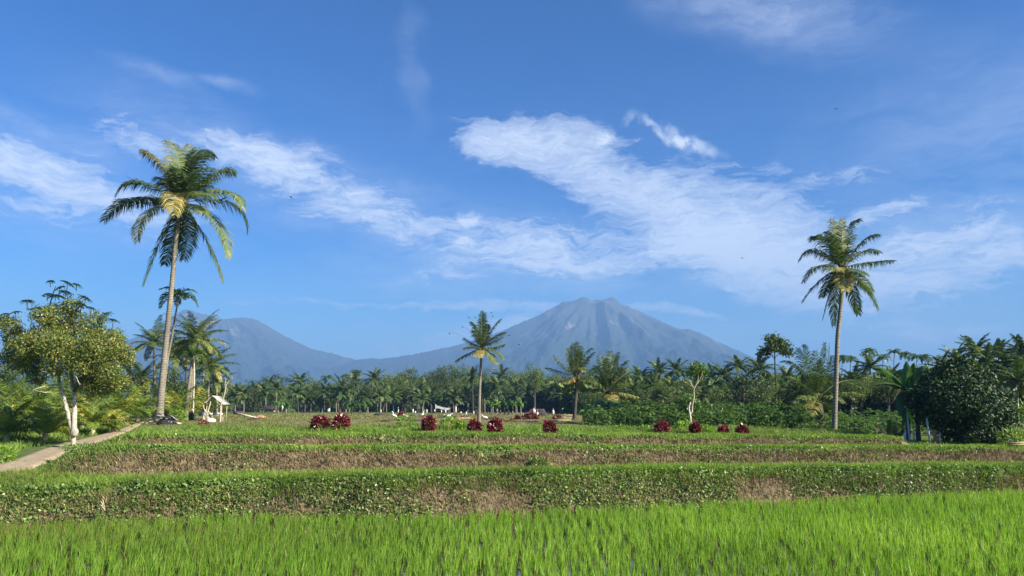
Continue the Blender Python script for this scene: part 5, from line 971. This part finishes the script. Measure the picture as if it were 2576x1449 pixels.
for (u, h, w_, lb) in [(1344, .95, .30, 'larger white rag hanging before the thatched hut'), (1352, .55, .22, 'smaller white rag before the thatched hut door'), (1392, .75, .22, 'white rag on a stick right of the thatched hut')]:
    b = base_at(u, 1055, 84, -.05); t = empty('white_rag', b, lb, 'rag'); post(t, 'bamboo', [(0, 0, 0), (0, 0, h + .25)], .03); g = Geo(); blob(g, (0, -.05, h * .75), (w_ * .5, .06, h * .3), .35, k + 3, 10); g.obj('cloth', M['white'], t, smooth=True); k += 1
# white plastic bags and sheets set on sticks along the far field edge
BAG = [(1093 , 1030, 5, 9), (1086 + 0, 0, 0, 0), (1148 - 110, 1037, 5, 11), (1044, 1040, 4, 7), (1073, 1033, 3.5, 13), (1120, 1034, 5, 14), (1191, 1040, 4, 10), (1249 - 60, 1040, 5, 9), (1213, 0, 0, 0), (1257 - 6, 1020, 3.5, 7), (957, 1034, 5, 9),
       (1007 - 6, 1030, 4, 16), (810, 1032, 3, 12), (826, 1028, 9, 12), (1172, 1041, 5, 9), (1159, 1042, 5, 7), (1146, 1033, 4, 24), (1110, 1042, 3, 9), (706 + 3, 1020, 6, 12)]
BAG = [x for x in BAG if x[2] > 0]; BAG.sort(); nb = len(BAG)
for k, (u, v, w_, h_) in enumerate(BAG):
    Y = 150 if u < 1160 else 125; b = base_at(u, 1042, Y, -.05); m_ = mpp(Y); zt = at(u, v, Y)[2] - b[2]; lb = f'{ORD[k]} white plastic bag on a stick from the left along the far field edge' if k < 15 else 'rightmost white plastic bag on a tall stick along the far field edge'
    t = empty('bag_on_stick', b, lb, 'bag', 'white bags on sticks along the far field edge'); post(t, 'bamboo', [(0, 0, 0), (0, 0, zt)], .05); g = Geo(); blob(g, (.05, -.06, max(zt - h_ * m_ * .4, h_ * m_ * .5)), (w_ * m_ * .38, .12, h_ * m_ * .42), .3, k, 10); g.obj('bag', M['white'], t, smooth=True)
b = base_at(1118, 1042, 140); t = empty('white_sheet', base_at(1110, 1042, 140, -.05), 'long white sheet strung between two sticks above the lone crimson shrub', 'sheet')
post(t, 'bamboo', [(-1.4 + .3, 0, 0), (-1.1, 0, 1.9)], .05); post(t, 'bamboo', [(1.6, 0, 0), (1.6, 0, 1.3)], .05)
g = Geo(); xs2 = np.linspace(-1.1, 1.6, 14); tp = 1.85 - .75 * np.sin(np.linspace(0, 1.35, 14)) ** .6; bt = tp - np.interp(xs2, [-1.1, -.5, 1.0, 1.6], [.75, .40, .45, .2]); V = np.concatenate([np.stack([xs2, -.05 + .06 * np.sin(xs2 * 4), tp], 1), np.stack([xs2, .05 + .06 * np.sin(xs2 * 4 + 1), bt], 1)]); i = np.arange(13)[:, None]
g.add(V, np.concatenate([i, i + 1, i + 15, i + 14], 1)); g.obj('sheet', M['white'], t)
# white stumps and stems in the far grove (pale trunks at the field edge)
k = 0
for u, h, cr in [(603, 30, 1), (612, 22, 0), (618, 16, 0), (628, 24, 0), (664 - 20, 40, 1), (655, 46, 0), (662, 52, 0), (726, 34, 0), (750, 40, 0), (757, 34, 0), (763, 44, 0), (770, 34, 0), (781, 36, 0), (802, 30, 0), (838, 36, 0), (846, 46, 0), (852, 34, 0), (906, 40, 0), (948, 30, 0), (965, 44, 0), (972, 36, 0), (980, 38, 0), (988, 34, 0), (1026, 46, 0), (1063, 40, 0), (1090, 44, 0), (1176, 40, 0), (1240, 50, 0)]:
    Y = 158 + (k % 5) * 4; b = base_at(u, 1040, Y, -.1); h_ = h * .68 * mpp(Y); g = Geo(); lx = rng.normal(0, .08) * h_; tube(g, bez([(0, 0, 0), (lx * .2, 0, h_ * .5), (lx, 0, h_)], 6), [.17, .13, .11, .1, .09, .08], 6)
    s_ = [x for x in STRETCH if x[0] <= u < x[1]][0][2]; cnt = sum(1 for o in C.objects if o.get('group') == 'bare pale trees at the far field edge' and s_ in o.get('label', ''))
    tag(g.obj('bare_tree', M['trunk'], origin=b, smooth=True), f'{ORD[cnt]} bare pale tree from left at the field edge {s_}', 'tree', 'bare pale trees at the far field edge'); k += 1
# brown and purplish heaps, dark sprawls
for (u, v, Y, w_, h_, mt, lb) in [(918, 1050, 75, 16, 4, 'brownpile', 'flat brown straw heap left of the crimson pair'), (1010, 1048, 80, 14, 8, 'red', 'brownish bush stump in the field right of the crimson pair'), (1040, 1045, 90, 14, 5, 'brownpile', 'low brown heap above the left pale bush'),
                                  (955, 1046, 85, 26, 6, 'brownpile', 'long dark mound right of the crimson pair'), (1075, 1050, 70, 40, 6, 'brownpile', 'wide dark mound behind the lone crimson shrub'), (1160, 1052, 66, 60, 6, 'orange', 'reddish earth mound left of the central palm'),
                                  (1240, 1053, 60, 40, 7, 'brownpile', 'dark earth mound right of the central palm'), (600, 1050, 80, 26, 9, 'brownpile', 'dark root heap in the field right of the shelter'), (640, 1061, 52, 34, 7, 'brownpile', 'tangled brown root pile in front of the red earth patch'),
                                  (655, 1050, 62, 26, 6, 'orange', 'flat red earth patch right of the shelter'), (1290, 1056, 56, 30, 4, 'brownpile', 'thin dark mound before the thatched hut'), (1202, 1041, 100, 12, 9, 'weed', 'small green bush mound left of the central palm'), (730, 1040, 110, 20, 8, 'weed', 'small green bush in the field below the tree line')]:
    b = base_at(u, v, Y); m_ = mpp(Y)
    if mt in ('red', 'weed'):
        clump('field_bush', mt, lb, 'bush', u, v, Y, w_, h_ * 1.3, 260, .22 if Y > 65 else .15); continue
    g = Geo(); blob(g, (0, 0, h_ * m_ * .2), (w_ * m_ / 2, w_ * m_ * .4, h_ * m_ * .8), .35, int(u) % 17, 16)
    if mt == 'brownpile':
        n = 60; P = rng.normal(0, .22, (n, 3)) * [w_ * m_, w_ * m_, 0] + [0, 0, h_ * m_ * .7]; leaves(g, P, rdir(n) + [0, 0, .3], rdir(n), w_ * m_ * .18, .05, .5)
    tag(g.obj('mound', M[mt], origin=b), lb, 'mound')
for (u, v, w_, h_, lb) in [(1322, 1057, 13, 12, 'small maroon bush left of the bigger maroon one in the field'), (1338, 1056, 20, 20, 'bigger maroon bush in the field left of the thatched hut'), (1302, 1051, 11, 9, 'tiny maroon bush farthest left of the three before the hut'), (1403, 1052, 16, 12, 'maroon bush in the field just behind the crimson shrub below the hut'), (1348, 1061, 10, 8, 'lowest tiny maroon bush in front of the thatched hut')]:
    clump('maroon_bush', 'red', lb, 'bush', u, v, 62, w_, h_, 240, .20, group='maroon bushes in the upper field')
b = base_at(620, 1048, 58); g = Geo(); tube(g, [(-.8, 0, .42), (.1, 0, .2), (.9, 0, .05)], [.07, .08, .05], 8); tag(g.obj('fallen_log', M['pale'], origin=b, smooth=True), 'pale fallen log leaning over the brown root pile', 'log')
for k, (u, v, w_) in enumerate([(1120, 1048, 26), (1167, 1050, 22)]):
    b = base_at(u, v, 72); t = empty('branch_pile', b, ['dark branch pile right of the lone crimson shrub', 'dark branch pile closer to the central palm'][k], 'pile', 'dark branch piles'); m_ = mpp(72)
    for i in range(22):
        c = np.array([rng.normal(0, .22) * w_ * m_, rng.normal(0, .2), rng.uniform(.03, .28)]); d = rdir(1)[0] * [1, .6, .5] * rng.uniform(.15, .45); g = Geo(); tube(g, [c - d, c + d], [.035, .02], 5); g.obj('branch', M['black' if i % 4 else 'pale'], t)
b = base_at(1420, 1060, 60); t = empty('rail_fence', b, 'low bamboo rail fence left of the full green palm', 'fence')
for z in (.18, .42): post(t, 'bamboo', [(-.75, 0, z), (.75, 0, z + .02)], .035, 'rail')
for x in (-.7, 0, .7): post(t, 'bamboo', [(x, .06, -.1), (x, .06, .5)], .035)
b = base_at(1402, 1064, 52); g = Geo(); box(g, (0, 0, .04), (1.9, .5, .06)); tag(g.obj('dry_bank', M['bamboo'], origin=b), 'pale dry strip of straw below the rail fence', 'straw')
# egrets
def egret(label, u, v, Y, face, pose):
    b = base_at(u, v, Y); t = empty('egret', b, label, 'bird', 'white egrets in the upper field'); f = face; s = 1.15
    g = Geo(); P = polyline([(-.16 * f, 0, .24), (-.06 * f, 0, .30), (.05 * f, 0, .33), (.10 * f, 0, .40), (.08 * f, 0, .48), (.12 * f, 0, .56), (.17 * f, 0, .58)] if pose else [(-.16 * f, 0, .26), (-.06 * f, 0, .31), (.05 * f, 0, .32), (.12 * f, 0, .36), (.17 * f, 0, .42), (.21 * f, 0, .46), (.26 * f, 0, .45)], 22) * s
    tube(g, P, np.interp(np.linspace(0, 1, 22), [0, .12, .3, .45, .6, .85, .93, 1], [.01, .05, .075, .04, .022, .018, .032, .012]) * s, 9); g.obj('body', M['bird'], t, smooth=True)
    g = Geo(); tube(g, [P[-1], P[-1] + np.array([.09 * f, 0, -.015])], [.010, .002], 5); g.obj('beak', M['nut'], t)
    for k in (-1, 1): g = Geo(); tube(g, [(.0, .02 * k, .29 * s), (.015 * f, .02 * k, .14), (-.01 * f, .02 * k, 0), (.04 * f, .02 * k, 0)], .008, 5); g.obj('leg', M['black'], t)
for a in [('leftmost egret in the field, above the left pale bush', 992, 1052, 56, -1, 1), ('second egret from the left, lowest of the four', 1010, 1055, 54, 1, 0), ('third egret from the left, above the left pale bush', 1023, 1049, 60, -1, 0), ('tall egret just left of the lone crimson shrub', 1062, 1046, 64, 1, 1), ('egret above the right pale bush', 1128, 1053, 56, 1, 0), ('small egret right of the central palm foot', 1221, 1057, 54, -1, 0)]: egret(*a)
# birds in the sky
for (u, v, Y, lb, r) in [(731, 496, 60, 'small dark bird gliding between the tallest palm and the clouds', .5), (2103, 274, 90, 'tiny dark bird high above the right palm', .2), (1868, 650, 85, 'tiny dark bird left of the right palm crown', -.3)]:
    b = at(u, v, Y); g = Geo(); tube(g, [(-.13, 0, 0), (-.05, 0, .01), (.06, 0, .01), (.14, 0, 0)], [.01, .035, .035, .006], 7); t = empty('bird', b, lb, 'bird'); t.rotation_euler = (.3, r, .6); g.obj('body', M['black'], t, smooth=True)
    for k in (-1, 1):
        g = Geo(); V = np.array([(.05, 0, 0), (-.05, 0, 0), (.07, .16 * k, .07), (-.03, .16 * k, .07), (-.04, .34 * k, .03), (.05, 0, .012), (-.05, 0, .012), (.07, .16 * k, .082), (-.03, .16 * k, .082), (-.04, .34 * k, .036)]); g.add(V, [np.array([[0, 1, 3, 2], [5, 7, 8, 6], [0, 2, 7, 5], [1, 6, 8, 3]]), np.array([[2, 3, 4], [7, 9, 8], [2, 4, 9], [3, 8, 9]])]); g.obj('wing', M['black'], t)

# ------------------------------------------------------------------ air
g = Geo(); box(g, (0, 0, 0), (14200, 9800, 790)); hz = g.obj('haze', M['white']); hz.location = (0, 4750, 393)
mh = bpy.data.materials.new('pale_air'); mh.use_nodes = True; N = NT(mh.node_tree); N.n.clear(); pv = N.new('ShaderNodeVolumePrincipled')
pv.inputs['Color'].default_value = (.25, .48, .90, 1); pv.inputs['Density'].default_value = 2.35e-4; pv.inputs['Anisotropy'].default_value = 0.0
o = N.new('ShaderNodeOutputMaterial'); N.l.new(pv.outputs[0], o.inputs[1]); hz.data.materials.clear(); hz.data.materials.append(mh); tag(hz, 'pale blue air thickening towards the mountains', 'haze', kind='stuff')
